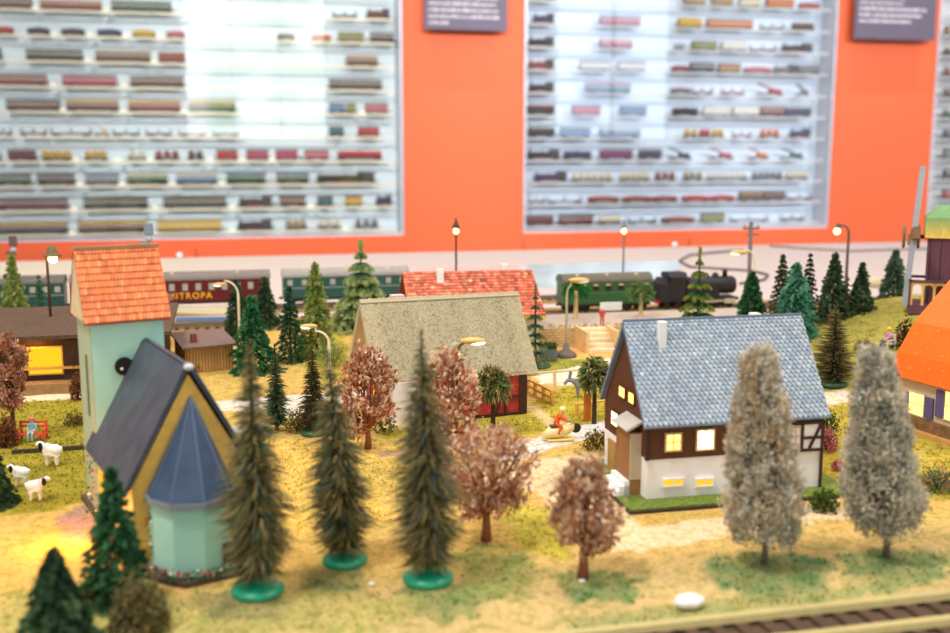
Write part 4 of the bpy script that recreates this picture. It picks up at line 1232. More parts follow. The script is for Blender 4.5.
for i in range(6):
    x0 = -1.9 + i * 1.0
    b.box(x0 - .1, x0 + .12, -2.22, -2.1, .45, zr - .2)
    for k in range(6):
        a0 = PI * k / 6; a1 = PI * (k + 1) / 6; cx_ = x0 + .5; cz_ = zr - .85
        q = [(cx_ + .42 * math.cos(a0), -2.22, cz_ + .42 * math.sin(a0)), (cx_ + .42 * math.cos(a1), -2.22, cz_ + .42 * math.sin(a1)), (cx_ + .5 * math.cos(a1), -2.22, zr - .22), (cx_ + .5 * math.cos(a0), -2.22, zr - .22)]
        b.prism(q, (0, .12, 0))
b.build('arcade', M_OCH, wm)
hubx, hz = -2.05, zof(237)
b = MB(); b.lathe([(.18, hubx + .2), (.18, .2)], 12, (0, 0, hz), ax='x'); b.build('axle', M_DBARK, wm)
M_HUB = mat('worn_hub_wood', (140, 112, 80), .7, 20, .2)
for xo in (-.75, .55):
    b = MB(); b.lathe([(1.05, hubx + xo - .13), (1.15, hubx + xo), (1.05, hubx + xo + .13)], 18, (0, 0, hz), ax='x'); b.build('hub_disc', M_HUB, wm)
M_SAIL = mat('grey_sail_board', (164, 170, 182), .6, 18, .08)
zt_, zb_ = zof(165), zof(305)
L_ = (zt_ - zb_) / 2; tilt = .07
for k, a in enumerate((0, PI / 2, PI, 3 * PI / 2)):
    a += .1
    ca, sa = math.cos(a), math.sin(a)
    P_ = lambda r_, q: (hubx + r_ * ca * tilt + .12, r_ * sa + q * ca, hz + r_ * ca - q * sa)
    b = MB(); th_ = .25
    ll = L_ if k != 1 and k != 3 else L_ * .98
    v = []
    for dx in (-th_, th_):
        for (r_, q) in ((.2, -.35), (ll, -.35), (ll, .75), (.2, .75)):
            p = P_(r_, q); v.append((p[0] + dx, p[1], p[2]))
    b.add(v, [(0, 1, 2, 3), (7, 6, 5, 4), (0, 4, 5, 1), (1, 5, 6, 2), (2, 6, 7, 3), (3, 7, 4, 0)])
    b.build('sail', M_SAIL if k % 2 == 0 else mat('brown_sail_%d' % k, (132, 106, 74), .7, 18, .15), wm)

# ------------------------------------------------------------------ goods station at the left
SY = 91.5; SX0, SX1 = -46.0, xat(172, 4.8, 91.5)
st = thing('goods_station', 'long low station shed with dark brown grainy roof and a glowing amber opening', 'station building', (SX0, SY, 0))
LS = Local((SX0, SY), 0)
ln_ = SX1 - SX0
M_DKW = mat('dark_stained_boards', (70, 50, 42), .75, 20, .2)
b = MB(); b.box(.5, ln_ - .8, 0, 10, .9, 5.0); b.build('wall', M_DKW, st)
b = MB(); b.box(-.5, ln_, -1.6, 11, 0, .9); b.build('loading_ramp', mat('ramp_boards', (150, 116, 76), .8, 20, .2), st)
b = MB(); b.slab((-1, -1.6, 4.95), (ln_, -1.6, 4.95), (ln_, 11.5, 5.55), (-1, 11.5, 5.55), .3); b.build('roof', mat('grainy_brown_roof', (92, 72, 58), .95, 55, .35, 1.0), st)
a = LS.hit(30, 374, 1, -.05); c = LS.hit(61, 347, 1, -.05)
win_front(st, a[0], c[0], a[2], c[2], -.05, M_AMBER, flat((224, 186, 110)), (0, 0), .12)
x7 = LS.hit(64, 360, 1, 0)[0]; x8 = LS.hit(81, 360, 1, 0)[0]
MB().box(x7, x8, -.2, 0, .95, 4.4).build('sliding_door', M_DKW, st)
MB().box(x7 + .1, x8 + .3, -.3, -.2, 4.3, 4.5).build('door_rail', M_BLACK, st)
MB().box(LS.hit(20, 374, 1, 0)[0], x8, -.5, -.02, 1.9, 2.1).build('sill_ledge', mat('ochre_ledge', (206, 160, 88), .7), st)
for i in range(5):
    MB().box(1.0 + i * 8.5, 1.3 + i * 8.5, -1.3, -1.0, .9, 4.9).build('roof_post', M_DKW, st)
ap_ = at(46, 380)
area('station_light', (ap_[0], 90.2, 3.9), (ap_[0], 89, 0), 0, 0, .02, (255, 176, 70), 'POINT', rad=.25)

# hut with a red-brown roof behind the church tower
p = atd(172, 330, 104)
p = atd(157, 330, 104)
h_ = thing('track_hut', 'small tan hut with red-brown pyramid roof just right of the church tower', 'hut', (p[0], p[1], 0), -YAW)
MB().box(-1.4, .75, 0, 2.2, 0, 5.0).build('wall', mat('tan_boards', (170, 134, 88), .75, 24, .15, stretch=(1, 1, .1)), h_)
b = MB(); zt = float(atd(166, 283, 104)[2]); b.add([(-1.9, -.4, 4.9), (1.3, -.4, 4.9), (1.3, 2.6, 4.9), (-1.9, 2.6, 4.9), (-.8, 1.1, zt)], [(0, 1, 4), (1, 2, 4), (2, 3, 4), (3, 0, 4), (3, 2, 1, 0)]); b.build('roof', mat('red_brown_roof', (134, 78, 64), .75, 20, .12), h_)
# plank shed
p = at(184, 376); sh_l = LS
pa = at(186, 374); pb = at(234, 369)
TH = math.atan2(pb[1] - pa[1], pb[0] - pa[0]); wl = math.hypot(pb[0] - pa[0], pb[1] - pa[1])
sd = thing('plank_shed', 'tan plank shed with flat brown roof and little brown chimney beside the church', 'shed', (pa[0], pa[1], 0), TH)
LD = Local((pa[0], pa[1]), TH)
zt = LD.hit(210, 345, 1, 0)[2]
M_PLANK = mat('tan_planks', (196, 154, 94), .75, 26, .16, stretch=(1, 1, .08))
b = MB(); b.box(0, wl, 0, 3.8, 0, zt); b.build('wall', M_PLANK, sd)
b = MB()
for i in range(16): b.box(.1 + i * wl / 16, .15 + i * wl / 16, -.03, .01, .05, zt - .1)
b.build('plank_gap', flat((112, 80, 46)), sd)
b = MB(); b.slab((-.35, -.5, zt + .02), (wl + .3, -.5, zt + .02), (wl + .2, 4.1, zt + .75), (-.3, 4.1, zt + .75), .2); b.build('roof', mat('brown_felt_roof', (120, 98, 92), .85, 30, .12, .4), sd)
c_ = LD.hit(194, 345, 1, .9); MB().box(c_[0] - .25, c_[0] + .25, .7, 1.2, zt + .1, zt + 1.0).build('chimney', mat('brown_brick', (128, 70, 58), .7, 30, .15), sd)

# ------------------------------------------------------------------ railway behind the village
TY = 119.4
tk = thing('railway_track', 'brown railway track carrying the trains in front of the grey board', 'railway track', (60, TY, 0))
MB().prism([(-118, -2.4, 0), (-118, -1.6, .35), (-118, 1.6, .35), (-118, 2.4, 0)], (236, 0, 0)).build('ballast_bed', mat('ochre_ballast', (150, 116, 74), .95, 60, .4, 1.0), tk)
b = MB()
for i in range(150):
    x = -112 + i * 1.1
    if x < 60: b.box(x, x + .45, -1.5, 1.5, .3, .5)
so = b.build('sleeper_row', mat('brown_sleeper', (84, 62, 48), .8, 30, .2), tk); so['kind'] = 'stuff'
for y in (-.83, .83): MB().box(-118, 118, y - .09, y + .09, .5, .72).build('rail', mat('steel_rail', (140, 130, 118), .35, metal=.6), tk)
RZ = .6
TY2 = 132.5
tk = thing('railway_track', 'brown railway track carrying the maroon dining coach and teal coaches', 'railway track', (0, TY2, 0))
MB().prism([(-58, -2.4, 0), (-58, -1.6, .35), (-58, 1.6, .35), (-58, 2.4, 0)], (108, 0, 0)).build('ballast_bed', bpy.data.materials['ochre_ballast'], tk)
for i in range(94):
    MB().box(-57.5 + i * 1.15, -57 + i * 1.15, -1.5, 1.5, .3, .5).build('sleeper', bpy.data.materials['brown_sleeper'], tk)
for y in (-.83, .83): MB().box(-58, 50, y - .09, y + .09, .5, .72).build('rail', bpy.data.materials['steel_rail'], tk)


def bogie(parent, x, z0):
    b = MB(); b.box(x - 1.5, x + 1.5, -.95, .95, z0 + .55, z0 + 1.0)
    for dx in (-1.0, 1.0):
        for y in (-.95, .75): b.lathe([(.55, y), (.55, y + .2)], 12, (x + dx, 0, z0 + .55), ax='y')
    return b.build('bogie', M_UNDER, parent)


def coach(label, xa, xb, ytop_px, wincol, col, roofcol, nwin, stripe=None, wz=(2.7, 3.4), text=None, darkwin=False):
    L = xb - xa
    t = thing('railway_coach', label, 'railway coach', ((xa + xb) / 2, TYC, RZ))
    h = L / 2
    m_ = mat('coach_paint_%d_%d_%d' % col, col, .35, 12, .06, spec=.5)
    b = MB(); b.box(-h, h, -1.45, 1.45, 1.05, 3.75); b.build('body', m_, t, bev=.06)
    b = MB(); pr = [(1.5 * math.cos(a), 3.7 + .95 * math.sin(a)) for a in np.linspace(0, PI, 13)]
    b.prism([(-h - .1, y, z) for y, z in pr], (L + .2, 0, 0)); b.build('roof', mat('roof_paint_%d' % roofcol[0], roofcol, .5, 16, .1), t)
    b = MB(); b.box(-h + .15, h - .15, -1.3, 1.3, .75, 1.1); b.build('underframe', M_UNDER, t)
    for x in (-h + 2.0, h - 2.0): bogie(t, x, 0)
    for i in range(nwin):
        x = -h + (i + .5) * L / nwin
        f = MB(); f.box(x - .40, x + .40, -1.49, -1.43, wz[0] - .08, wz[1] + .08); fo = f.build('window', flat((44, 46, 44)) if darkwin else m_, t)
        MB().box(x - .32, x + .32, -1.51, -1.46, wz[0], wz[1] if not darkwin else wz[1] - .12).build('pane', wincol, fo)
        if darkwin: MB().box(x - .3, x + .3, -1.53, -1.48, wz[1] - .14, wz[1]).build('blind', M_CREAM, fo)
    for i in range(3):
        x = -h + (i + .5) * L / 3; MB().box(x - .18, x + .18, -.9, -.6, 4.45, 4.62).build('roof_vent', M_CREAM, t)
    if stripe:
        MB().box(-h + .05, h - .05, -1.48, -1.44, stripe[0], stripe[0] + .1).build('stripe', flat(stripe[1]), t)
    for s in (-1, 1): MB().beam((s * h, 0, 1.0), (s * (h + .45), 0, .95), .3).build('coupling', M_UNDER, t)
    return t, h


X1 = lambda px, z=3.0: float(xat(px, z, TY - 1.4))
M_PANE = mat('grey_pane', (168, 168, 160), .25, spec=.6)
M_DPANE = mat('dark_pane', (26, 28, 26), .2, spec=.6)
X2 = lambda px, z=3.0: float(xat(px, z, TY2 - 1.4))
xa, xb = X2(70), X2(270)
TYC = TY2
tc_, h_ = coach('maroon dining coach with yellow lettering and grey roof right of the church tower', xa, xb, 0, M_PANE, (98, 26, 32), (124, 114, 110), 15, None, (2.45, 3.3))
fc = bpy.data.curves.new('lettering', 'FONT'); fc.body = 'MITROPA'; fc.size = 1.0; fc.extrude = 0.02; fc.space_character = 1.25; fc.offset = 0.02
fo = bpy.data.objects.new('lettering_src', fc); COL.objects.link(fo)
bpy.context.view_layer.update()
me = bpy.data.meshes.new_from_object(fo.evaluated_get(bpy.context.evaluated_depsgraph_get()))
bpy.data.objects.remove(fo)
vs = np.array([v.co for v in me.vertices]); wx = vs[:, 0].max() - vs[:, 0].min(); wy = vs[:, 1].max() - vs[:, 1].min()
tx0, tx1 = X2(168.5, 2.0) - (xa + xb) / 2, X2(212.5, 2.0) - (xa + xb) / 2
for v in me.vertices:
    x, y, z = v.co
    v.co = ((tx0 + (x - vs[:, 0].min()) / wx * (tx1 - tx0)) * S, (-1.5 - z) * S, (1.42 + (y - vs[:, 1].min()) / wy * .78) * S)
me.name = 'lettering'; me.materials.append(mat('yellow_lettering', (238, 176, 40), .5))
lo = bpy.data.objects.new('lettering', me); COL.objects.link(lo); lo.parent = tc_
coach('dark teal coach at the left edge behind the bulb-lit lamp', X2(-62), X2(64), 0, M_PANE, (40, 72, 72), (96, 92, 88), 10, (2.3, (150, 160, 150)))
coach('dark teal coach behind the pale layered fir', X2(283), X2(409), 0, M_PANE, (44, 84, 80), (150, 146, 142), 9, (2.3, (150, 170, 160)))
TYC = TY
coach('green coach with row of dark windows behind the steam engine', X1(563.5), X1(652), 0, M_DPANE, (48, 92, 58), (100, 96, 82), 7, (2.35, (80, 130, 84)), (2.75, 3.45), None, True)
# steam engine
xa, xb = X1(660), X1(739); L = xb - xa; h = L / 2
en = thing('steam_engine', 'black tank steam engine with silver running gear standing in front of the grey board', 'steam engine', ((xa + xb) / 2, TY, RZ))
M_LOC = mat('loco_black', (42, 40, 46), .5, 16, .12)
b = MB(); b.box(-h, h, -1.4, 1.4, 1.0, 1.35); b.build('running_board', M_LOC, en)
b = MB(); b.lathe([(.3, h - .05), (1.0, h - .12), (1.12, h - .4), (1.12, -h + 3.0)], 24, (0, 0, 2.75), ax='x'); b.build('boiler', M_LOC, en, True)
b = MB(); b.box(-h + 1.4, -h + 3.4, -1.4, 1.4, 1.3, 4.0); b.prism([(-h + 1.2, y, z) for y, z in [(1.5, 4.0), (.9, 4.55), (-.9, 4.55), (-1.5, 4.0)]], (2.4, 0, 0)); b.build('cab', M_LOC, en)
MB().box(-h + 2.0, -h + 2.9, -1.44, -1.38, 2.9, 3.7).build('cab_window', M_DPANE, en)
b = MB(); b.box(-h, -h + 1.4, -1.35, 1.35, 1.3, 3.2); b.add([(-h, -1.2, 3.2), (-h + 1.4, -1.2, 3.2), (-h + 1.4, 1.2, 3.2), (-h, 1.2, 3.2), (-h + .5, -.9, 3.9), (-h + 1.4, -.9, 3.9), (-h + 1.4, .9, 3.9), (-h + .5, .9, 3.9)], [(0, 1, 5, 4), (1, 2, 6, 5), (2, 3, 7, 6), (3, 0, 4, 7), (4, 5, 6, 7)]); b.build('coal_bunker', M_LOC, en)
b = MB(); b.box(-h + 3.6, h - 2.6, -1.4, -.9, 1.35, 3.0); b.build('side_tank', M_LOC, en)
b = MB(); b.lathe([(.34, 3.6), (.3, 4.4), (.38, 4.55)], 14, (h - 1.3, 0, 0)); b.build('chimney', M_LOC, en, True)
for x in (h - 2.6, h - 3.9): MB().lathe([(.45, 3.6), (.45, 4.0), (.25, 4.3), (.05, 4.35)], 14, (x, 0, 0)).build('dome', M_LOC, en, True)
for x in (-h + 1.2, -h + 2.6, -.8, .8, 2.4, h - 1.0):
    r_ = .75 if -1 < x < 3 else .5
    b = MB()
    for y in (-.98, .78): b.lathe([(r_, y), (r_, y + .2)], 14, (x, 0, r_), ax='y')
    b.build('wheel', M_UNDER, en)
b = MB(); b.box(.2, h - .6, -1.42, -1.2, .9, 1.05); b.beam((-.6, -1.25, .75), (h - 1.2, -1.25, .9), .18); b.box(h - 1.9, h - .5, -1.5, -1.1, .6, 1.2); b.build('running_gear', mat('silver_gear', (196, 194, 196), .35, metal=.4), en)
MB().box(-h - .1, -h + .04, -1.3, 1.3, .75, 1.2).build('buffer_beam', flat((196, 60, 36)), en)

# front railway
tk = thing('railway_track', 'beige plastic track along the very front edge at bottom right', 'railway track', (60, 36.6, 0))
MB().box(-116, 122, -2.2, 2.2, .02, .16).build('track_bed', mat('dark_bed', (92, 74, 56), .9, 50, .35, 1.0), tk)
for i in range(68):
    MB().box(-70 + i * 1.15, -69.45 + i * 1.15, -1.9, 1.9, .16, .34).build('sleeper', bpy.data.materials['brown_sleeper'], tk)
M_RAILB = mat('beige_rail', (186, 170, 116), .5, 20, .08)
for y in (-.9, 1.35): MB().prism([(-116, y - .28, .34), (-116, y + .28, .34), (-116, y + .2, .62), (-116, y - .2, .62)], (238, 0, 0)).build('rail', M_RAILB, tk)

# platform, wall, stairs
y0 = float(at(570, 346)[1])
x0, x1_ = xat(505, .6, y0), xat(800, .6, y0)
zw = float(atd(570, 328, fdist(at(570, 346)))[2])
pl = thing('station_platform', 'raised platform with pale stone front wall below the green coach', 'platform', (x0, y0, 0))
b = MB(); b.box(0, x1_ - x0, .3, 9.6, 0, zw - .1); b.build('top_slab', mat('grey_platform', (180, 166, 152), .85, 30, .1, .3), pl)
M_STONE = newmat('pale_stone_courses'); M_STONE, nt, o_ = M_STONE
bb = nt.nodes.new('ShaderNodeBsdfPrincipled'); nt.links.new(bb.outputs[0], o_.inputs[0]); bb.inputs['Roughness'].default_value = .85
tc = nt.nodes.new('ShaderNodeTexCoord'); br = nt.nodes.new('ShaderNodeTexBrick'); sx = nt.nodes.new('ShaderNodeSeparateXYZ'); cb = nt.nodes.new('ShaderNodeCombineXYZ')
nt.links.new(tc.outputs['Object'], sx.inputs[0]); nt.links.new(sx.outputs[0], cb.inputs[0]); nt.links.new(sx.outputs[2], cb.inputs[1]); nt.links.new(cb.outputs[0], br.inputs[0])
br.inputs['Scale'].default_value = 100; br.inputs['Brick Width'].default_value = .6; br.inputs['Row Height'].default_value = .3; br.inputs['Mortar Size'].default_value = .04
br.inputs[1].default_value = lin((214, 194, 150)); br.inputs[2].default_value = lin((196, 172, 124)); br.inputs[3].default_value = lin((166, 138, 96)); nt.links.new(br.outputs[0], bb.inputs['Base Color'])
b = MB(); b.box(0, x1_ - x0, 0, .3, 0, zw); b.build('stone_wall', M_STONE, pl)
b = MB(); n = 260; fx = RNG.uniform(0, x1_ - x0, n)
flakes(b, np.stack([fx, RNG.uniform(.2, 1.8, n), zw + RNG.uniform(-.05, .12, n)], 1), RNG.normal(0, 1, (n, 3)), .4, .25, vcol([(206, 166, 84), (226, 190, 110), (186, 150, 70)], n)); b.build('dry_moss', M_FOL, pl)
pS = at(603, 353)
sr = thing('stairway', 'cream stone stairway leading up to the platform beside the street lamp', 'stairs', (pS[0], pS[1], 0), -.05)
dS = (y0 - pS[1])
b = MB()
for i in range(5):
    b.box(-1.45, 1.45, i * dS / 5, dS - .05, i * zw / 5 + .02, (i + 1) * zw / 5)
b.build('steps', mat('cream_stone', (236, 212, 176), .8, 20, .06), sr)
MB().box(-1.75, -1.45, 0, dS - .05, .02, zw + .25).build('side_wall', mat('ochre_stone', (226, 190, 138), .8, 20, .12), sr)
MB().box(1.45, 1.75, 0, dS - .05, .02, zw + .25).build('side_wall', bpy.data.materials['ochre_stone'], sr)
p = atd(611, 317, 119)
wb = MB().box(-1.3, 1.3, -.1, .1, 0, .95).build('white_board', M_WHITE, None, loc=(p[0], 110.5, zw - .1), rz=0)
tag(wb, 'plain white board standing on the platform behind the stairway', 'board')
wb.location = (float(xat(611, zw + .5, 112)) * S, 112 * S, (zw - .1) * S)

# pale sheet and cable lying on the grey board
x0a, x1a = xat(420, 0, 150), xat(682, 0, 150)
b = MB(); c1, c2, c3, c4 = at(418, 268.5), at(682, 261), at(674, 284), at(418, 292)
b.prism([(p_[0], p_[1], .02) for p_ in (c1, c2, c3, c4)], (0, 0, .12))
o = b.build('pale_sheet', mat('pale_blue_sheet', (204, 222, 230), .12, 1.2, .08, spec=.6)); tag(o, 'glossy pale blue sheet lying on the grey board behind the trains', 'plastic sheet')
pts = [(742, 251), (720, 253), (690, 256), (679, 262), (690, 268), (722, 270), (752, 272), (768, 276), (764, 281), (740, 285)]
o = MB().tube([tuple(at(x, y) + np.array([0, 0, .22])) for x, y in pts], .2, 6).build('cable', flat((96, 84, 88)), None, True); tag(o, 'dark cable looped on the grey board behind the steam engine', 'cable')
pts = [(770, 246.5), (800, 249), (850, 252), (910, 250), (960, 249)]
o = MB().tube([tuple(at(x, y) + np.array([0, 0, .2])) for x, y in pts], .18, 6).build('cable', flat((120, 106, 110)), None, True); tag(o, 'thin dark cable running to the right edge behind the firs', 'cable')
for px, py, lab in ((179, 257, 'small white knob at the back table edge above the maroon coach'), (690, 248, 'small white knob at the back table edge above the steam engine')):
    p = at(px, py + 3)
    o = MB().ball((0, 0, .6), .62, 14, 10).build('knob', M_WHITE, None, True, loc=(p[0], 201.5, 0)); tag(o, lab, 'knob')
# blue strip and cream kerb right of the hut
p_, q_ = at(176, 322), at(236, 321)
o = MB().beam((p_[0], p_[1], .3), (q_[0], q_[1], .3), .5, .55).build('blue_strip', flat((112, 144, 186))); tag(o, 'pale blue strip lying below the maroon coach', 'strip')
p_, q_ = at(170, 314), at(238, 313)
o = MB().beam((p_[0], p_[1] - 1.0, .55), (q_[0], q_[1] - 1.0, .55), .9, 1.0).build('cream_kerb', M_CREAM); tag(o, 'cream platform kerb just in front of the maroon coach', 'kerb')

# ------------------------------------------------------------------ lamps
def lantern(label, px, py_bulb, D, z0=0.0, rb=.32, cap=(70, 62, 48), base=.5, pole=None):
    p = atd(px, py_bulb, D); zb = p[2] - z0
    t = thing('street_lamp', label, 'street lamp', (p[0], p[1], z0), -YAW)
    MB().lathe([(base, 0), (base, .12), (.16, .35), (.13, 1.0), (.12, zb - .55), (.2, zb - .45), (.16, zb - .3)], 10).build('pole', pole or M_POLE, t, True)
    MB().ball((0, 0, zb), rb, 12, 10, (1, 1, 1.2)).build('bulb', M_BULB, t, True)
    MB().lathe([(rb * 1.5, zb + .3), (rb * 1.25, zb + .5), (rb * .7, zb + .95), (.12, zb + 1.15), (.14, zb + 1.35), (.03, zb + 1.5)], 12).build('cap', flat(cap), t, True)
    b = MB()
    for k in range(4):
        a = PI / 4 + k * PI / 2; b.beam((rb * 1.25 * math.cos(a), rb * 1.25 * math.sin(a), zb + .34), (rb * .7 * math.cos(a), rb * .7 * math.sin(a), zb - .4), .06)
    b.build('cage', flat(cap), t)


M_LENS = emis('soft_lens', (255, 238, 206), 1.6)


def whip(label, px, pbot, ptop, hx, hy, D=None, z0=0.0, r=.11, hl=1.15, col=M_CREAM, big=False, lit=True):
    if D is None: p = at(px, pbot, z0); D = fdist(p)
    else: p = atd(px, 300, D)
    ht = float(atd(px, ptop, D)[2]) - z0; dx = (hx - px) * D / FPX; hz = float(atd(hx, hy, D)[2]) - z0
    t = thing('street_lamp', label, 'street lamp', (p[0], p[1], z0), -YAW)
    sg = 1 if dx > 0 else -1
    e = (dx - sg * hl * .45, 0, hz + .12)
    hb = min(ht, hz) - 1.0
    pts = [(0, 0, 0), (0, 0, hb * .5), (0, 0, hb)]
    for k in range(1, 7):
        a = k / 6 * PI / 2
        pts.append((e[0] * (1 - math.cos(a)), 0, hb + (ht - hb) * math.sin(a)))
    pts.append((e[0], 0, e[2]))
    MB().tube(pts, [r * 1.15] * 3 + [r * .85] * (len(pts) - 3), 8).build('pole', col, t, True)
    if big: MB().lathe([(1.05, 0), (1.05, .25), (.85, .5), (.4, .75), (.25, 1.3)], 20).build('base', flat((112, 98, 92)), t, True)
    else: MB().lathe([(.45, 0), (.45, .15), (r, .4)], 12).build('base', M_GREYM, t, True)
    MB().ball((dx, 0, hz + .08), hl * .62, 14, 8, (1, .42, .26)).build('lamp_head', mat('brassy_lamp_head_%d' % int(px), (206, 172, 96), .4, spec=.5), t, True)
    MB().ball((dx + sg * hl * .18, -.08, hz - .02), hl * .40, 12, 8, (1, .5, .33))  .build('lens', M_LENS if lit else M_WHITE, t, True)


lantern('tall bronze lantern with glowing bulb behind the red-roofed house', 456, 231, 118)
lantern('grey lantern with glowing bulb standing behind the green coach', 624, 231, 133, cap=(120, 132, 140), pole=M_GREYM)
p = atd(845, 300, 124)
t = thing('street_lamp', 'dark hooked lamp with glowing bulb behind the firs on the right', 'street lamp', (p[0], p[1], 0), -YAW)
zz = float(atd(845, 226, 124)[2])
MB().tube([(0, 0, 0), (0, 0, zz * .6), (0, 0, zz - .9), (-.1, 0, zz - .35), (-.5, 0, zz), (-1.3, 0, zz + .12)], [.2, .18, .15, .14, .12, .12], 8).build('pole', flat((86, 76, 70)), t, True)
MB().lathe([(.38, zz - .25), (.25, zz), (.2, zz + .3), (.05, zz + .4)], 12, (-1.35, 0, 0)).build('cap', flat((88, 92, 92)), t, True)
MB().ball((-1.42, 0, zz - .62), .38, 12, 10).build('bulb', M_BULB, t, True)
p = atd(49.5, 300, 92)
t = thing('street_lamp', 'brown hooded lamp with glowing bulb left of the church tower', 'street lamp', (p[0], p[1], 0), -YAW)
zz = float(atd(50, 250, 92)[2])
MB().tube([(0, 0, 5.2), (0, 0, zz - .5), (.12, 0, zz - .1), (.5, 0, zz + .1)], [.14, .12, .11, .1], 8).build('pole', flat((104, 86, 56)), t, True)
MB().lathe([(.85, zz - .55), (.62, zz - .4), (.42, zz - .1), (.36, zz + .25), (.1, zz + .4)], 14, (.5, 0, 0)).build('hood', flat((108, 96, 62)), t, True)
MB().ball((.55, -.05, zz - .78), .40, 14, 10).build('bulb', M_BULB, t, True)
for px, pt, pb, D, lab, c_ in ((17, 236, 275, 128, 'thin brown signal post by the left edge behind the yellow-green fir', (112, 92, 82)), (152, 223, 300, 112, 'grey signal post rising behind the church tower roof', (130, 148, 164))):
    p = atd(px, 300, D); zz = float(atd(px, pt, D)[2])
    t = thing('signal_post', lab, 'signal', (p[0], p[1], 0), -YAW)
    MB().tube([(0, 0, 0), (0, 0, zz - .5)], .17, 8).build('pole', flat(c_), t)
    MB().box(-.45, .45, -.3, .3, zz - 1.3, zz).build('signal_head', flat(c_), t, bev=.1)
    MB().beam((-.9, 0, zz - 2.0), (.2, 0, zz - 2.4), .35).build('signal_arm', flat(c_), t)
    MB().ball((.05, -.1, zz - 1.7), .34, 10, 8).build('signal_lamp', flat((176, 190, 204)), t, True)
p = atd(748, 300, 131); zz = float(atd(748, 222, 131)[2])
t = thing('telegraph_pole', 'grey telegraph pole with cross arms behind the dark green fir', 'pole', (p[0], p[1], 0), -YAW)
MB().tube([(0, 0, 0), (0, 0, zz)], .26, 8).build('pole', flat((132, 120, 124)), t)
for k, z_ in enumerate((zz - .9, zz - 1.7)):
    MB().box(-1.0 + .3 * k, 1.1, -.12, .12, z_, z_ + .22).build('cross_arm', flat((120, 104, 98)), t)
for x in (-.8, -.2, .9): MB().ball((x, 0, zz - .5), .16, 8, 6).build('insulator', flat((190, 100, 80)), t, True)
whip('white curved street lamp in front of the maroon dining coach', 240, 346, 281, 222, 285)
whip('white curved street lamp behind the second tall fir', 328, 400, 331, 308, 327, 84, hl=1.2)
whip('brass curved street lamp pointing right in front of the thatch', 456, 420, 344, 473, 342, 70, hl=1.55, col=M_POLE)
whip('slender curved street lamp on a big round foot beside the stairway', 566, 357, 286, 578, 281, None, hl=1.7, col=mat('beige_grey_pole', (176, 164, 140), .45), big=True, lit=False)
whip('white curved street lamp beside the telegraph pole', 753, 300, 250, 737, 253, 126, hl=1.9)

# ------------------------------------------------------------------ trees
RUST = [(172, 114, 76), (242, 218, 188), (190, 132, 96), (248, 234, 212), (130, 86, 62), (234, 200, 172), (206, 160, 130)]
PINK = [(236, 194, 164), (246, 218, 190), (192, 124, 84), (172, 102, 62), (252, 234, 212), (218, 170, 148), (146, 94, 68)]
GREYT = [(228, 221, 205), (204, 198, 182), (244, 240, 228), (214, 208, 190), (160, 156, 144), (232, 216, 188)]
M_RUSTB = mat('rust_bark', (146, 88, 60), .85, 50, .25)
fir('fir', 'tall olive bottle-brush fir on teal foot right beside the church', None, 258, 592, 334, 39, OLIVE + [(70, 100, 92)], disc=(28, M_TEAL), bulge=.5, n=3000)
fir('fir', 'olive bottle-brush fir on teal foot, the middle of the three tall ones', None, 345, 562, 346, 35, OLIVE + [(84, 112, 108)], disc=(24, M_TEAL), bulge=.5, n=2900, lean=-13)
fir('fir', 'tallest olive bottle-brush fir on teal foot left of the rust tree', None, 428, 580, 326, 38, OLIVE + [(80, 96, 104)], disc=(27, M_TEAL), bulge=.6, n=3200, lean=-5)
fir('fir', 'dark thin bottle-brush fir on dark green disc between the blue-roofed house and the hill', None, 832, 385, 300, 30, [(112, 102, 70), (92, 92, 66), (126, 116, 80)], disc=(15, M_DGREEN), bulge=.05, n=1300, droop=-.1, wid=.8)
fir('fir', 'slim dark bottle-brush fir behind the first tall fir', None, 277, 430, 342, 17, DARKG + [(92, 84, 62)], bulge=.2, n=1300)
fir('fir', 'slim dark bottle-brush fir with dark green disc left of the pink tree', None, 314, 434, 344, 19, [(86, 78, 54), (72, 70, 52), (104, 94, 66)], disc=(14, M_DGREEN), bulge=.25, n=1500)
conifer('fir', 'dark green dense fir in the bottom left corner', None, 60, 655, 548, 46, DARKG, tiers=14, n=2600)
conifer('fir', 'green fir with pointed top in front of the church door', None, 118, 602, 464, 36, [(56, 96, 66), (68, 114, 78), (84, 134, 92)], tiers=14, n=2600)
conifer('fir', 'dark green fir cut off by the left edge beside the sheep', None, -4, 505, 440, 22, DARKG + [(52, 84, 72)], tiers=10)
bush('bush', 'olive bush in front of the pointed green fir at the church', 140, 632, 34, 62, OLIVE + [(118, 104, 60)], n=1500, fl=.3)
bush('bush', 'rounded dry bush between the corner fir and the pointed fir', 100, 600, 24, 40, [(120, 106, 66), (96, 92, 58), (180, 140, 96)], n=800, fl=.26)
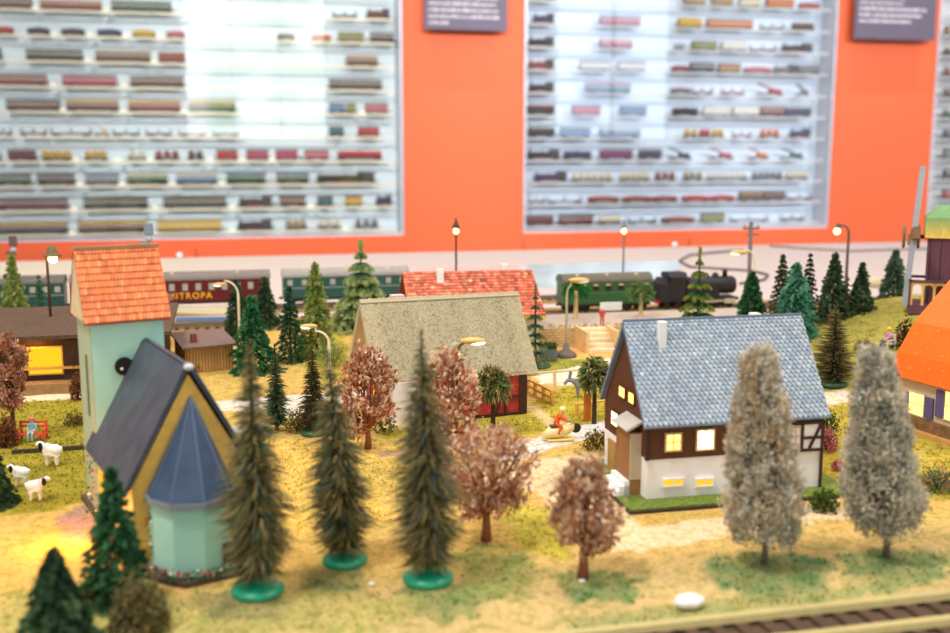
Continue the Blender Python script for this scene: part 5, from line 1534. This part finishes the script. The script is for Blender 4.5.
# broadleaf
broad('tree', 'rust-brown tree in front of the station opening at the left edge', 14, 440, 334, 22, [(190, 140, 108), (160, 108, 80), (226, 184, 152), (132, 88, 64), (206, 160, 140)], crown0=.32, clumps=80, per=26, fl=.36, shape='vase')
broad('tree', 'pink blossoming tree between the middle and tallest olive firs', 368, 449, 350, 32, PINK, crown0=.2, clumps=75, per=26, fl=.46, own=.75, trunk=M_RUSTB, thick=.2)
broad('tree', 'pink blossoming tree just right of the tallest olive fir', 448, 472, 348, 34, PINK, crown0=.22, clumps=85, per=24, fl=.46, shape='round', own=.75, trunk=M_RUSTB, thick=.2)
broad('tree', 'wide spreading rust and pink tree with low forked trunk in the clearing', 486, 541, 430, 60, PINK + RUST, crown0=.27, clumps=85, per=26, fl=.36, shape='vase', spread=1.08, own=.75, trunk=M_RUSTB, thick=.22, csz=.12)
broad('tree', 'compact rust and cream tree nearest the front, left of the blue-roofed house', 583, 578, 460, 40, RUST, crown0=.27, clumps=85, per=30, fl=.36, own=.75, trunk=M_RUSTB, thick=.22, csz=.15)
broad('tree', 'grey-flocked flame-shaped tree in front of the blue-roofed house', 764, 564, 345, 48, GREYT + [(196, 168, 120)], crown0=.14, clumps=540, per=44, fl=.24, shape='flame', trunk=mat('grey_brown_trunk', (124, 104, 92), .85, 50, .2), thick=.15, lean=-15, fill=.45, csz=.11)
broad('tree', 'grey-flocked flame-shaped tree in front of the orange-roofed house', 886, 556, 348, 50, GREYT + [(140, 150, 138)], crown0=.16, clumps=540, per=44, fl=.24, shape='flame', trunk=mat('grey_brown_trunk', (124, 104, 92), .85, 50, .2), thick=.15, lean=-24, fill=.45, csz=.11, tap=1.2)
MOPC = [(150, 142, 88), (122, 118, 72), (112, 146, 88), (168, 156, 106), (104, 92, 62)]
mophead('mop_head_tree', 'mop-headed tree on dark trunk in front of the red brick wall', 493, 434, 364, 20, 44, MOPC, trunk=M_DBARK)
mophead('mop_head_tree', 'mop-headed tree on dark trunk beside the grey donkey', 594, 424, 355, 18, 42, MOPC + [(70, 110, 60)], trunk=M_DBARK)
M_PALE = mat('pale_trunk', (222, 186, 134), .7, 20, .1)
mophead('palm', 'small palm with pale trunk on the platform behind the curved lamp', 576, 321, 276, 17, 28, [(52, 112, 56), (70, 134, 70), (44, 92, 46)], D=fdist(at(576, 340)) + 3, z0=zw - .1, trunk=M_PALE, n=240, wid=.16)
mophead('palm', 'small palm with pale trunk on the platform between coach and engine', 641, 318, 280, 16, 26, [(96, 126, 70), (76, 116, 64), (120, 140, 86)], D=fdist(at(641, 338)) + 3, z0=zw - .1, trunk=M_PALE, n=240, wid=.16)
# conifers at the back
conifer('fir', 'yellow-green fir at the left edge behind the station shed', None, 14, 0, 252, 17, LIGHTG, D=112)
conifer('fir', 'small teal fir behind the station shed beside the hooded lamp', None, 40, 0, 273, 11, [(62, 116, 86), (74, 134, 100)], D=108, n=900)
conifer('fir', 'dark fir left of the white curved lamp by the dining coach', None, 238, 338, 278, 15, DARKG)
conifer('fir', 'dark fir right behind the bright green fir by the dining coach', None, 266, 329, 276, 15, DARKG)
conifer('fir', 'bright green fir in the dark group beside the plank shed', None, 254, 372, 292, 24, GREEN + [(60, 104, 70)], tiers=12, n=2200)
conifer('fir', 'dark green fir between the bright green and the yellow-green conical fir', None, 291, 362, 284, 15, [(54, 88, 64), (66, 104, 74), (76, 120, 84)])
conifer('fir', 'tall narrow yellow-green conical fir left of the thatched house', None, 317, 356, 260, 20, LIGHTG, tiers=18, n=2600, rag=.1)
bush('bush', 'light green bush below the yellow-green conical fir', 334, 366, 17, 26, LIGHTG, n=600)
layered('fir', 'big pale green layered fir behind the thatched house', 362, 330, 240, 34, [(64, 132, 90), (84, 146, 104)], [(190, 200, 140), (212, 214, 158), (166, 186, 124)], tiers=7, nb=12)
layered('fir', 'sparse pale layered fir at the right end of the thatched roof', 535, 366, 284, 17, [(58, 100, 74), (74, 112, 84)], [(156, 164, 110), (120, 140, 96)], tiers=7, nb=6, disc=1.5, sparse=.6)
layered('fir', 'green layered fir with yellow tips behind the blue roof', 697, 339, 247, 23, [(50, 116, 78), (64, 130, 84)], [(196, 186, 84), (170, 172, 80), (92, 138, 76)], tiers=7, nb=8, sparse=.9)
conifer('fir', 'dark green fir under the telegraph pole behind the blue roof', None, 750, 330, 270, 19, [(60, 110, 72), (52, 94, 62), (80, 130, 86)])
conifer('fir', 'brown-green slim fir, leftmost of the group behind the right roof end', None, 780, 325, 252, 13, [(86, 98, 66), (72, 86, 58)])
conifer('fir', 'teal green fir in the group behind the right roof end', None, 793, 340, 262, 26, TEALG)
conifer('fir', 'very dark slim fir between the teal fir and the broad grey-green fir', None, 807, 322, 251, 11, [(64, 78, 56), (52, 66, 48)])
conifer('fir', 'broad grey-green fir right of the very dark slim fir', None, 832, 320, 252, 18, [(78, 102, 74), (94, 118, 84), (66, 88, 62)])
conifer('fir', 'tiny olive fir at the foot of the dark hooked lamp', None, 846, 318, 275, 7, [(92, 100, 52), (76, 84, 46)], n=700, tiers=8)
conifer('fir', 'dark fir standing alone on the hill left of the windmill', None, 860, 312, 261, 14, DARKG)
conifer('fir', 'grey-green fir just left of the windmill sails', None, 893, 298, 249, 17, [(92, 118, 98), (76, 104, 82), (112, 136, 112)], D=118)
bush('bush', 'dark brown bush behind the pink-clad sitter', 906, 348, 14, 33, [(78, 50, 44), (58, 40, 36), (104, 70, 54)], n=500, fl=.3)
bush('bush', 'low dry bush on the slope left of the pink-clad sitter', 864, 352, 12, 14, [(136, 122, 62), (112, 104, 54)], n=350)
bush('bush', 'brown twiggy bush at the foot of the rust-brown tree', 8, 446, 12, 32, [(150, 98, 70), (122, 80, 58)], n=450, fl=.34)
bush('bush', 'green and brown bush left of the blue-roofed house porch', 597, 449, 17, 22, [(112, 108, 58), (86, 90, 48), (150, 120, 72)], n=500)
bush('bush', 'yellow-green bush at the foot of the slim dark fir', 297, 432, 13, 25, [(140, 126, 58), (108, 106, 54)], n=450)
bush('hedge', 'green bush against the right corner of the blue-roofed house', 824, 510, 16, 24, [(92, 116, 52), (74, 100, 46), (118, 132, 62)], n=600)
bush('flower_bush', 'pink flowering bush behind the right corner of the blue-roofed house', 826, 450, 13, 26, [(206, 108, 128), (222, 132, 148), (186, 84, 108), (96, 120, 66)], n=520)
bush('bush', 'green bush behind the pink flowering bush', 828, 430, 12, 22, [(84, 112, 56), (66, 96, 50)], n=350)
bush('flower_bush', 'green bush with pink flecks below the orange-roofed house', 938, 490, 22, 26, [(86, 136, 92), (70, 116, 76), (206, 108, 120), (110, 150, 100)], n=600)
bush('flower_bush', 'small pink flowering bush between the two grey trees', 838, 470, 8, 12, [(214, 130, 130), (200, 108, 110)], n=220, fl=.18)
bush('bush', 'low green bush at the left foot of the white cottage wall', 384, 432, 15, 20, [(128, 128, 56), (98, 112, 50)], n=400)
bush('bush', 'rusty shrub against the near side of the plank shed', 190, 372, 13, 24, [(146, 88, 62), (170, 104, 78)], n=300, fl=.3)
bush('bush', 'rusty shrub at the left foot of the church tower', 78, 400, 8, 34, [(150, 96, 60), (124, 80, 52)], n=300, fl=.3)
bush('bush', 'brown heather clump on the lawn by the church tower', 76, 425, 13, 14, [(132, 118, 60), (104, 96, 52)], n=300)

# ------------------------------------------------------------------ fences, planter, stones
def fence(label, pts, h, posts, m, rails=(.9,)):
    t = thing('fence', label, 'fence', (0, 0, 0))
    P_ = [at(*p) for p in pts]
    for a, b_ in zip(P_[:-1], P_[1:]):
        for r in rails:
            MB().beam((a[0], a[1], h * r), (b_[0], b_[1], h * r), .16, .22).build('rail', m, t)
        for k in range(posts):
            q = a + (b_ - a) * k / max(1, posts - 1)
            MB().box(q[0] - .12, q[0] + .12, q[1] - .12, q[1] + .12, 0, h).build('post', m, t)


M_YF = mat('yellow_fence', (222, 176, 84), .6, 20, .08)
M_CF = mat('cream_fence', (226, 206, 164), .6, 20, .06)
fence('short yellow fence running from the thatched house towards the path', [(527, 391), (552, 404)], 1.1, 4, M_YF, (.95, .45))
fence('cream rail fence along the pale yard behind the donkey', [(529, 386), (580, 382)], 1.2, 3, M_CF)
fence('low yellow fence beside the orange post and mop-headed tree', [(577, 416), (606, 412)], 1.0, 3, M_YF)
p = at(587, 421); o = MB().box(-.22, .22, -.2, .2, 0, 2.1).build('post', mat('orange_brown_post', (196, 112, 40), .6, 20, .15), None, loc=tuple(p)); tag(o, 'orange-brown wooden post left of the mop-headed tree trunk', 'post')
p = at(548, 360); o = thing('planter', 'grey planter box with greenery right of the sparse fir', 'planter', tuple(p), -YAW)
b = MB(); b.prism([(-.75, -.6, 0), (.75, -.6, 0), (.75, .6, 0), (-.75, .6, 0)], (0, 0, .15)); b.box(-.85, .85, -.65, .65, .1, 1.15); b.build('box', flat((122, 128, 132)), o)
b = MB(); n = 220; flakes(b, np.stack([RNG.uniform(-.8, .8, n), RNG.uniform(-.6, .6, n), RNG.uniform(1.1, 1.7, n)], 1), RNG.normal(0, 1, (n, 3)), .35, .2, vcol([(120, 130, 70), (84, 110, 60)], n)); b.build('foliage', M_FOL, o)


def stone(label, px, py, r, col=(240, 236, 234), sq=(1.3, .9, .6), name='stone'):
    p = gnd(px, py)
    b = MB(); b.ball((0, 0, r * sq[2] * .8), r, 14, 10, sq)
    b.v = [(x * (1 + .12 * math.sin(7 * y / r + 3)), y * (1 + .12 * math.sin(6 * x / r)), max(0, z)) for x, y, z in b.v]
    o = b.build(name, mat('chalk_%d' % px, col, .8, 20, .05), None, True, loc=tuple(p)); tag(o, label, 'stone')


stone('white chalky stone on the front grass below the blue-roofed house', 689, 607, .55)
stone('tiny white pebble between the middle and tallest olive firs', 372, 585, .13)
stone('tiny white pebble at the foot of the compact rust tree', 582, 582, .12)
stone('pale boulder lying on the hill left of the windmill', 876, 287, 1.2, (206, 188, 150), (1.3, .8, .7))
p_, q_ = at(12, 454), at(84, 449)
o = MB().beam((p_[0], p_[1], .12), (q_[0], q_[1], .12), .3, .24).build('kerb', flat((66, 58, 40))); tag(o, 'dark kerb between the bench lawn and the sheep', 'kerb')

# ------------------------------------------------------------------ people and animals
def skin(name, V, E, R, cols, parent, m=None, sub=1):
    me = bpy.data.meshes.new(name + '_skel'); me.from_pydata([(x * S, y * S, z * S) for x, y, z in V], E, [])
    o = bpy.data.objects.new(name + '_skel', me); COL.objects.link(o)
    md = o.modifiers.new('s', 'SKIN'); md.use_smooth_shade = True
    sv = me.skin_vertices[0].data
    for i, r in enumerate(R):
        sv[i].radius = (r * S, r * S); sv[i].use_root = (i == 0)
    ss = o.modifiers.new('u', 'SUBSURF'); ss.levels = sub; ss.render_levels = sub
    bpy.context.view_layer.update()
    nm = bpy.data.meshes.new_from_object(o.evaluated_get(bpy.context.evaluated_depsgraph_get()))
    bpy.data.objects.remove(o)
    nm.name = name
    co_ = np.array([v.co for v in nm.vertices]) / S; VV = np.array(V)
    w_ = np.array(R)[None, :]
    idx = np.argmin(np.linalg.norm(co_[:, None, :] - VV[None], axis=2) - w_ * .6, axis=1)
    cl = np.array([lin(cols[i]) for i in idx], dtype=np.float32)
    for a in list(nm.color_attributes): nm.color_attributes.remove(a)
    at_ = nm.color_attributes.new('Col', 'FLOAT_COLOR', 'POINT'); at_.data.foreach_set('color', cl.ravel())
    nm.materials.clear(); nm.materials.append(m or M_VC)
    nm.polygons.foreach_set('use_smooth', [True] * len(nm.polygons))
    ob = bpy.data.objects.new(name, nm); COL.objects.link(ob); ob.parent = parent
    return ob


SKIN = (226, 176, 148)


def person(label, loc, rz, top, bottom, shoe, hair, k=1.0, pose='sit', hairshape=(1.12, 1.12, .9), hat=None):
    t = thing('person', label, 'person', loc, rz)
    if pose == 'sit':
        V = [(0, 0, .62), (0, -.05, .85), (0, -.06, 1.1), (0, -.02, 1.27), (0, .02, 1.42), (0, .02, 1.54),
             (-.22, -.05, 1.12), (-.3, .1, .88), (-.2, .34, .76), (-.17, .42, .74), (.22, -.05, 1.12), (.3, .1, .88), (.2, .34, .76), (.17, .42, .74),
             (-.12, .08, .6), (-.14, .52, .62), (-.14, .56, .12), (-.14, .72, .07), (.12, .08, .6), (.14, .52, .62), (.14, .56, .12), (.14, .72, .07)]
    elif pose == 'ride':
        V = [(0, 0, .62), (0, .16, .86), (0, .34, 1.06), (0, .44, 1.2), (0, .52, 1.33), (0, .54, 1.45),
             (-.22, .32, 1.06), (-.34, .5, .86), (-.24, .8, .84), (-.2, .88, .83), (.22, .32, 1.06), (.34, .5, .86), (.24, .8, .84), (.2, .88, .83),
             (-.16, .06, .58), (-.36, .36, .5), (-.36, .1, .1), (-.36, .26, .05), (.16, .06, .58), (.36, .36, .5), (.36, .1, .1), (.36, .26, .05)]
    else:
        V = [(0, 0, 1.0), (0, 0, 1.2), (0, -.01, 1.46), (0, 0, 1.64), (0, .02, 1.78), (0, .02, 1.92),
             (-.25, 0, 1.5), (-.31, .02, 1.2), (-.3, .1, .95), (-.3, .13, .87), (.25, 0, 1.5), (.31, .02, 1.2), (.3, .1, .95), (.3, .13, .87),
             (-.12, 0, .95), (-.14, .03, .5), (-.14, 0, .1), (-.14, .16, .05), (.12, 0, .95), (.14, .03, .5), (.14, 0, .1), (.14, .16, .05)]
    E_ = [(0, 1), (1, 2), (2, 3), (3, 4), (4, 5), (2, 6), (6, 7), (7, 8), (8, 9), (2, 10), (10, 11), (11, 12), (12, 13), (0, 14), (14, 15), (15, 16), (16, 17), (0, 18), (18, 19), (19, 20), (20, 21)]
    R_ = [.17, .16, .19, .07, .135, .11, .1, .075, .05, .045, .1, .075, .05, .045, .13, .095, .06, .05, .13, .095, .06, .05]
    cl = [bottom, top, top, SKIN, SKIN, SKIN, top, top, SKIN, SKIN, top, top, SKIN, SKIN, bottom, bottom, bottom, shoe, bottom, bottom, bottom, shoe]
    skin('body', [tuple(np.array(v) * k) for v in V], E_, [r * k for r in R_], cl, t)
    hx = V[4]
    MB().ball((hx[0] * k, (hx[1] - .05) * k, (hx[2] + .09) * k), .165 * k, 12, 8, hairshape).build('hair' if not hat else 'hat', flat(hair), t, True)
    MB().ball((hx[0] * k, (hx[1] + .15) * k, (hx[2] + .0) * k), .03 * k, 6, 5).build('nose', flat(SKIN), t, True)
    return t


def bench(label, loc, rz, col, w=1.7, cat='bench'):
    t = thing('park_bench', label, cat, loc, rz)
    m_ = flat(col)
    for z in (.85, 1.15): MB().box(-w / 2, w / 2, -.36, -.28, z, z + .16).build('back_slat', m_, t)
    for y in (-.22, .02, .24): MB().box(-w / 2, w / 2, y, y + .2, .44, .52).build('seat_slat', m_, t)
    for s in (-1, 1):
        x = s * (w / 2 - .12)
        MB().box(x - .07, x + .07, -.38, -.26, 0, 1.35).build('back_leg', m_, t); MB().box(x - .07, x + .07, .3, .42, 0, .78).build('front_leg', m_, t); MB().box(x - .07, x + .07, -.3, .42, .74, .82).build('armrest', m_, t)
    return t


p = at(33, 440)
bench('red slatted park bench on the lawn left of the church', tuple(p), PI - .15, (216, 84, 56), 1.95)
person('person in pale blue clothes sitting on the red park bench', tuple(p + np.array([0, -.02, .0])), PI - .15, (120, 172, 190), (150, 190, 206), (110, 80, 70), (210, 120, 110), 1.0)
p = gnd(888, 348)
bench('small white bench in front of the dark brown bush', tuple(p), PI / 2 - .1, (230, 222, 214), 1.3)
person('person with yellow hair, pink top and black skirt on the white bench', tuple(p), PI / 2 - .1, (222, 140, 190), (40, 38, 42), (40, 38, 42), (242, 200, 60), 1.15)
p = atd(602, 300, 110.5)
person('person in red with white hat standing at the top of the stairway', (float(xat(602, zw + .5, y0 + .9)), y0 + .9, zw), PI, (196, 66, 62), (190, 54, 54), (120, 40, 40), (214, 220, 236), 1.0, 'stand', (1.2, 1.2, .7), hat=True)
# scooter rider
p = at(560, 440)
sc = thing('motor_scooter', 'cream and yellow motor scooter with dark front wheel on the pale road', 'motor scooter', tuple(p), -YAW + .18)
M_SCO = mat('cream_scooter', (240, 218, 158), .4, 12, .06, spec=.5)
b = MB(); b.tube([(-1.15, 0, .35), (-.8, 0, .55), (-.1, 0, .6), (.45, 0, .72), (.8, 0, .95), (.95, 0, 1.1)], [.2, .38, .40, .38, .32, .12], 12); b.build('body', M_SCO, sc, True)
b = MB(); b.lathe([(.16, -.09), (.3, -.09), (.36, 0), (.3, .09), (.16, .09)], 18, (1.15, 0, .82), ax='y'); b.build('wheel', M_UNDER, sc, True)
b = MB(); b.lathe([(.16, -.09), (.3, -.09), (.36, 0), (.3, .09), (.16, .09)], 18, (-.95, 0, .36), ax='y'); b.build('wheel', M_SCO, sc, True)
MB().tube([(.85, 0, 1.05), (1.05, 0, .95), (1.15, 0, .82)], .09, 8).build('fork', M_SCO, sc, True)
MB().tube([(.72, -.34, 1.22), (.82, 0, 1.24), (.72, .34, 1.22)], .05, 6).build('handlebar', M_GREYM, sc, True)
MB().box(-1.0, .9, -.5, .5, .02, .16).build('stand_plate', mat('yellow_clear_base', (236, 206, 110), .3), sc, bev=.05)
MB().box(-.75, -.1, -.24, .24, .98, 1.1).build('saddle', flat((66, 66, 74)), sc, bev=.05)
ps = p + np.array([-.38 * math.cos(YAW), .38 * math.sin(YAW), .48])
person('rider in orange suit with pale yellow helmet leaning over the scooter', tuple(ps), -YAW + .18 - PI / 2, (232, 92, 28), (232, 92, 28), (200, 70, 20), (240, 226, 150), 1.2, 'ride', (1.2, 1.2, 1.1), hat=True)


def sheep(label, px, py, flip, k, rz):
    p = at(px, py)
    t = thing('sheep', label, 'sheep', tuple(p), rz)
    V = [(0, 0, .9), (.26, 0, .92), (.46, 0, 1.2), (.6, 0, 1.34), (.86, 0, 1.22), (-.26, 0, .9), (-.46, 0, .96), (-.52, 0, .76),
         (.24, .16, .6), (.25, .17, .3), (.27, .17, .05), (.24, -.16, .6), (.25, -.17, .3), (.27, -.17, .05), (-.26, .16, .6), (-.2, .17, .32), (-.26, .17, .05), (-.26, -.16, .6), (-.2, -.17, .32), (-.26, -.17, .05)]
    E_ = [(0, 1), (1, 2), (2, 3), (3, 4), (0, 5), (5, 6), (6, 7), (1, 8), (8, 9), (9, 10), (1, 11), (11, 12), (12, 13), (5, 14), (14, 15), (15, 16), (5, 17), (17, 18), (18, 19)]
    R_ = [.34, .32, .19, .18, .1, .31, .18, .07, .13, .08, .07, .13, .08, .07, .14, .09, .07, .14, .09, .07]
    W3 = (240, 236, 232)
    skin('body', [tuple(np.array(v) * k) for v in V], E_, [r * k for r in R_], [W3] * 4 + [(226, 220, 214)] + [W3] * 15, t, None, 2)
    for s in (-1, 1):
        MB().ball((.54 * k, s * .24 * k, 1.2 * k), .17 * k, 10, 8, (.75, .4, 1.5)).build('ear', M_BLACK, t, True)


sheep('white sheep with black ear, highest of the three by the kerb', 53, 466, 0, 1.15, PI - YAW + .15)
sheep('white sheep with black ear, leftmost of the three', 22, 486, 0, .95, PI - YAW + .1)
sheep('white sheep with black ear facing right, lowest of the three', 36, 501, 0, 1.0, -YAW + .2)
p = at(579, 398)
dk = thing('donkey', 'grey donkey with head turned down to the left on the yellow-green yard', 'donkey', tuple(p), PI - YAW + .2)
V = [(-.4, 0, 1.25), (.1, 0, 1.3), (.5, 0, 1.45), (.85, 0, 1.6), (1.05, 0, 1.5), (1.3, 0, 1.15), (-.9, 0, 1.2), (-1.15, 0, 1.1), (-1.3, 0, .7),
     (.15, .15, .9), (.1, .16, .5), (.05, .16, .06), (.15, -.15, .9), (.1, -.16, .5), (.05, -.16, .06), (-.85, .15, .9), (-1.0, .16, .5), (-.9, .16, .06), (-.85, -.15, .9), (-1.0, -.16, .5), (-.9, -.16, .06)]
E_ = [(0, 1), (1, 2), (2, 3), (3, 4), (4, 5), (0, 6), (6, 7), (7, 8), (1, 9), (9, 10), (10, 11), (1, 12), (12, 13), (13, 14), (6, 15), (15, 16), (16, 17), (6, 18), (18, 19), (19, 20)]
R_ = [.32, .33, .22, .2, .17, .1, .3, .12, .04, .13, .08, .07, .13, .08, .07, .15, .09, .07, .15, .09, .07]
skin('body', V, E_, R_, [(140, 146, 160)] * 21, dk, None, 2)
for s in (-1, 1): MB().beam((.85, s * .1, 1.7), (.72, s * .2, 2.25), .11, .16).build('ear', flat((132, 132, 144)), dk)

# ------------------------------------------------------------------ grass flock, kept clear of everything standing on the ground
PADS = [(LC, -3.3, 3.4, -2.9, 12.8), (LB, -2.7, BL + 1.8, -1.7, BW + 1.3), (LH, -1.0, HL + 1.1, -.3, HW + 1), (LR, -.5, RL + .5, -.6, RW + .6), (LO, -.6, 13, -1.0, 10), (LS, -2, ln_ + 1, -2, 12), (LD, -.6, wl + .6, -.8, 4.5)]
for (Lo, xa, xb, ya, yb) in PADS:
    dx = X - Lo.o[0]; dy = Y - Lo.o[1]; lx = dx * Lo.c + dy * Lo.s; ly = -dx * Lo.s + dy * Lo.c
    GI &= ~((lx > xa - .3) & (lx < xb + .3) & (ly > ya - .3) & (ly < yb + .3))
GI &= ~((Y > y0 - .8) & (X > x0 - 1) & (X < x1_ + 1)); GI &= ~(np.hypot(X - mp[0], Y - mp[1]) < 6.5)
for (fx_, fy_, fr_) in FOOT: GI &= ~(np.hypot(X - fx_, Y - fy_) < fr_)
gi = np.argwhere(GI)
sel = gi[RNG.integers(0, len(gi), 15000)]
px_ = X[sel[:, 0], sel[:, 1]] + RNG.uniform(-.3, .3, len(sel)); py_ = Y[sel[:, 0], sel[:, 1]] + RNG.uniform(-.25, .25, len(sel))
b0 = np.stack([px_, py_, Z[sel[:, 0], sel[:, 1]]], 1)
tp = b0 + np.stack([RNG.normal(0, .10, len(sel)), RNG.normal(0, .10, len(sel)), RNG.uniform(.08, .2, len(sel))], 1)
gm = MB(); gc = C[sel[:, 0], sel[:, 1]] * RNG.uniform(.7, 1.35, (len(sel), 1))
blades(gm, b0, (b0 + tp) / 2, tp, .09, np.clip(gc, .003, .9))
g = gm.build('grass', M_FOL); g['kind'] = 'stuff'; tag(g, 'short olive grass flock growing on the lawns, the hill and tree feet', 'grass')
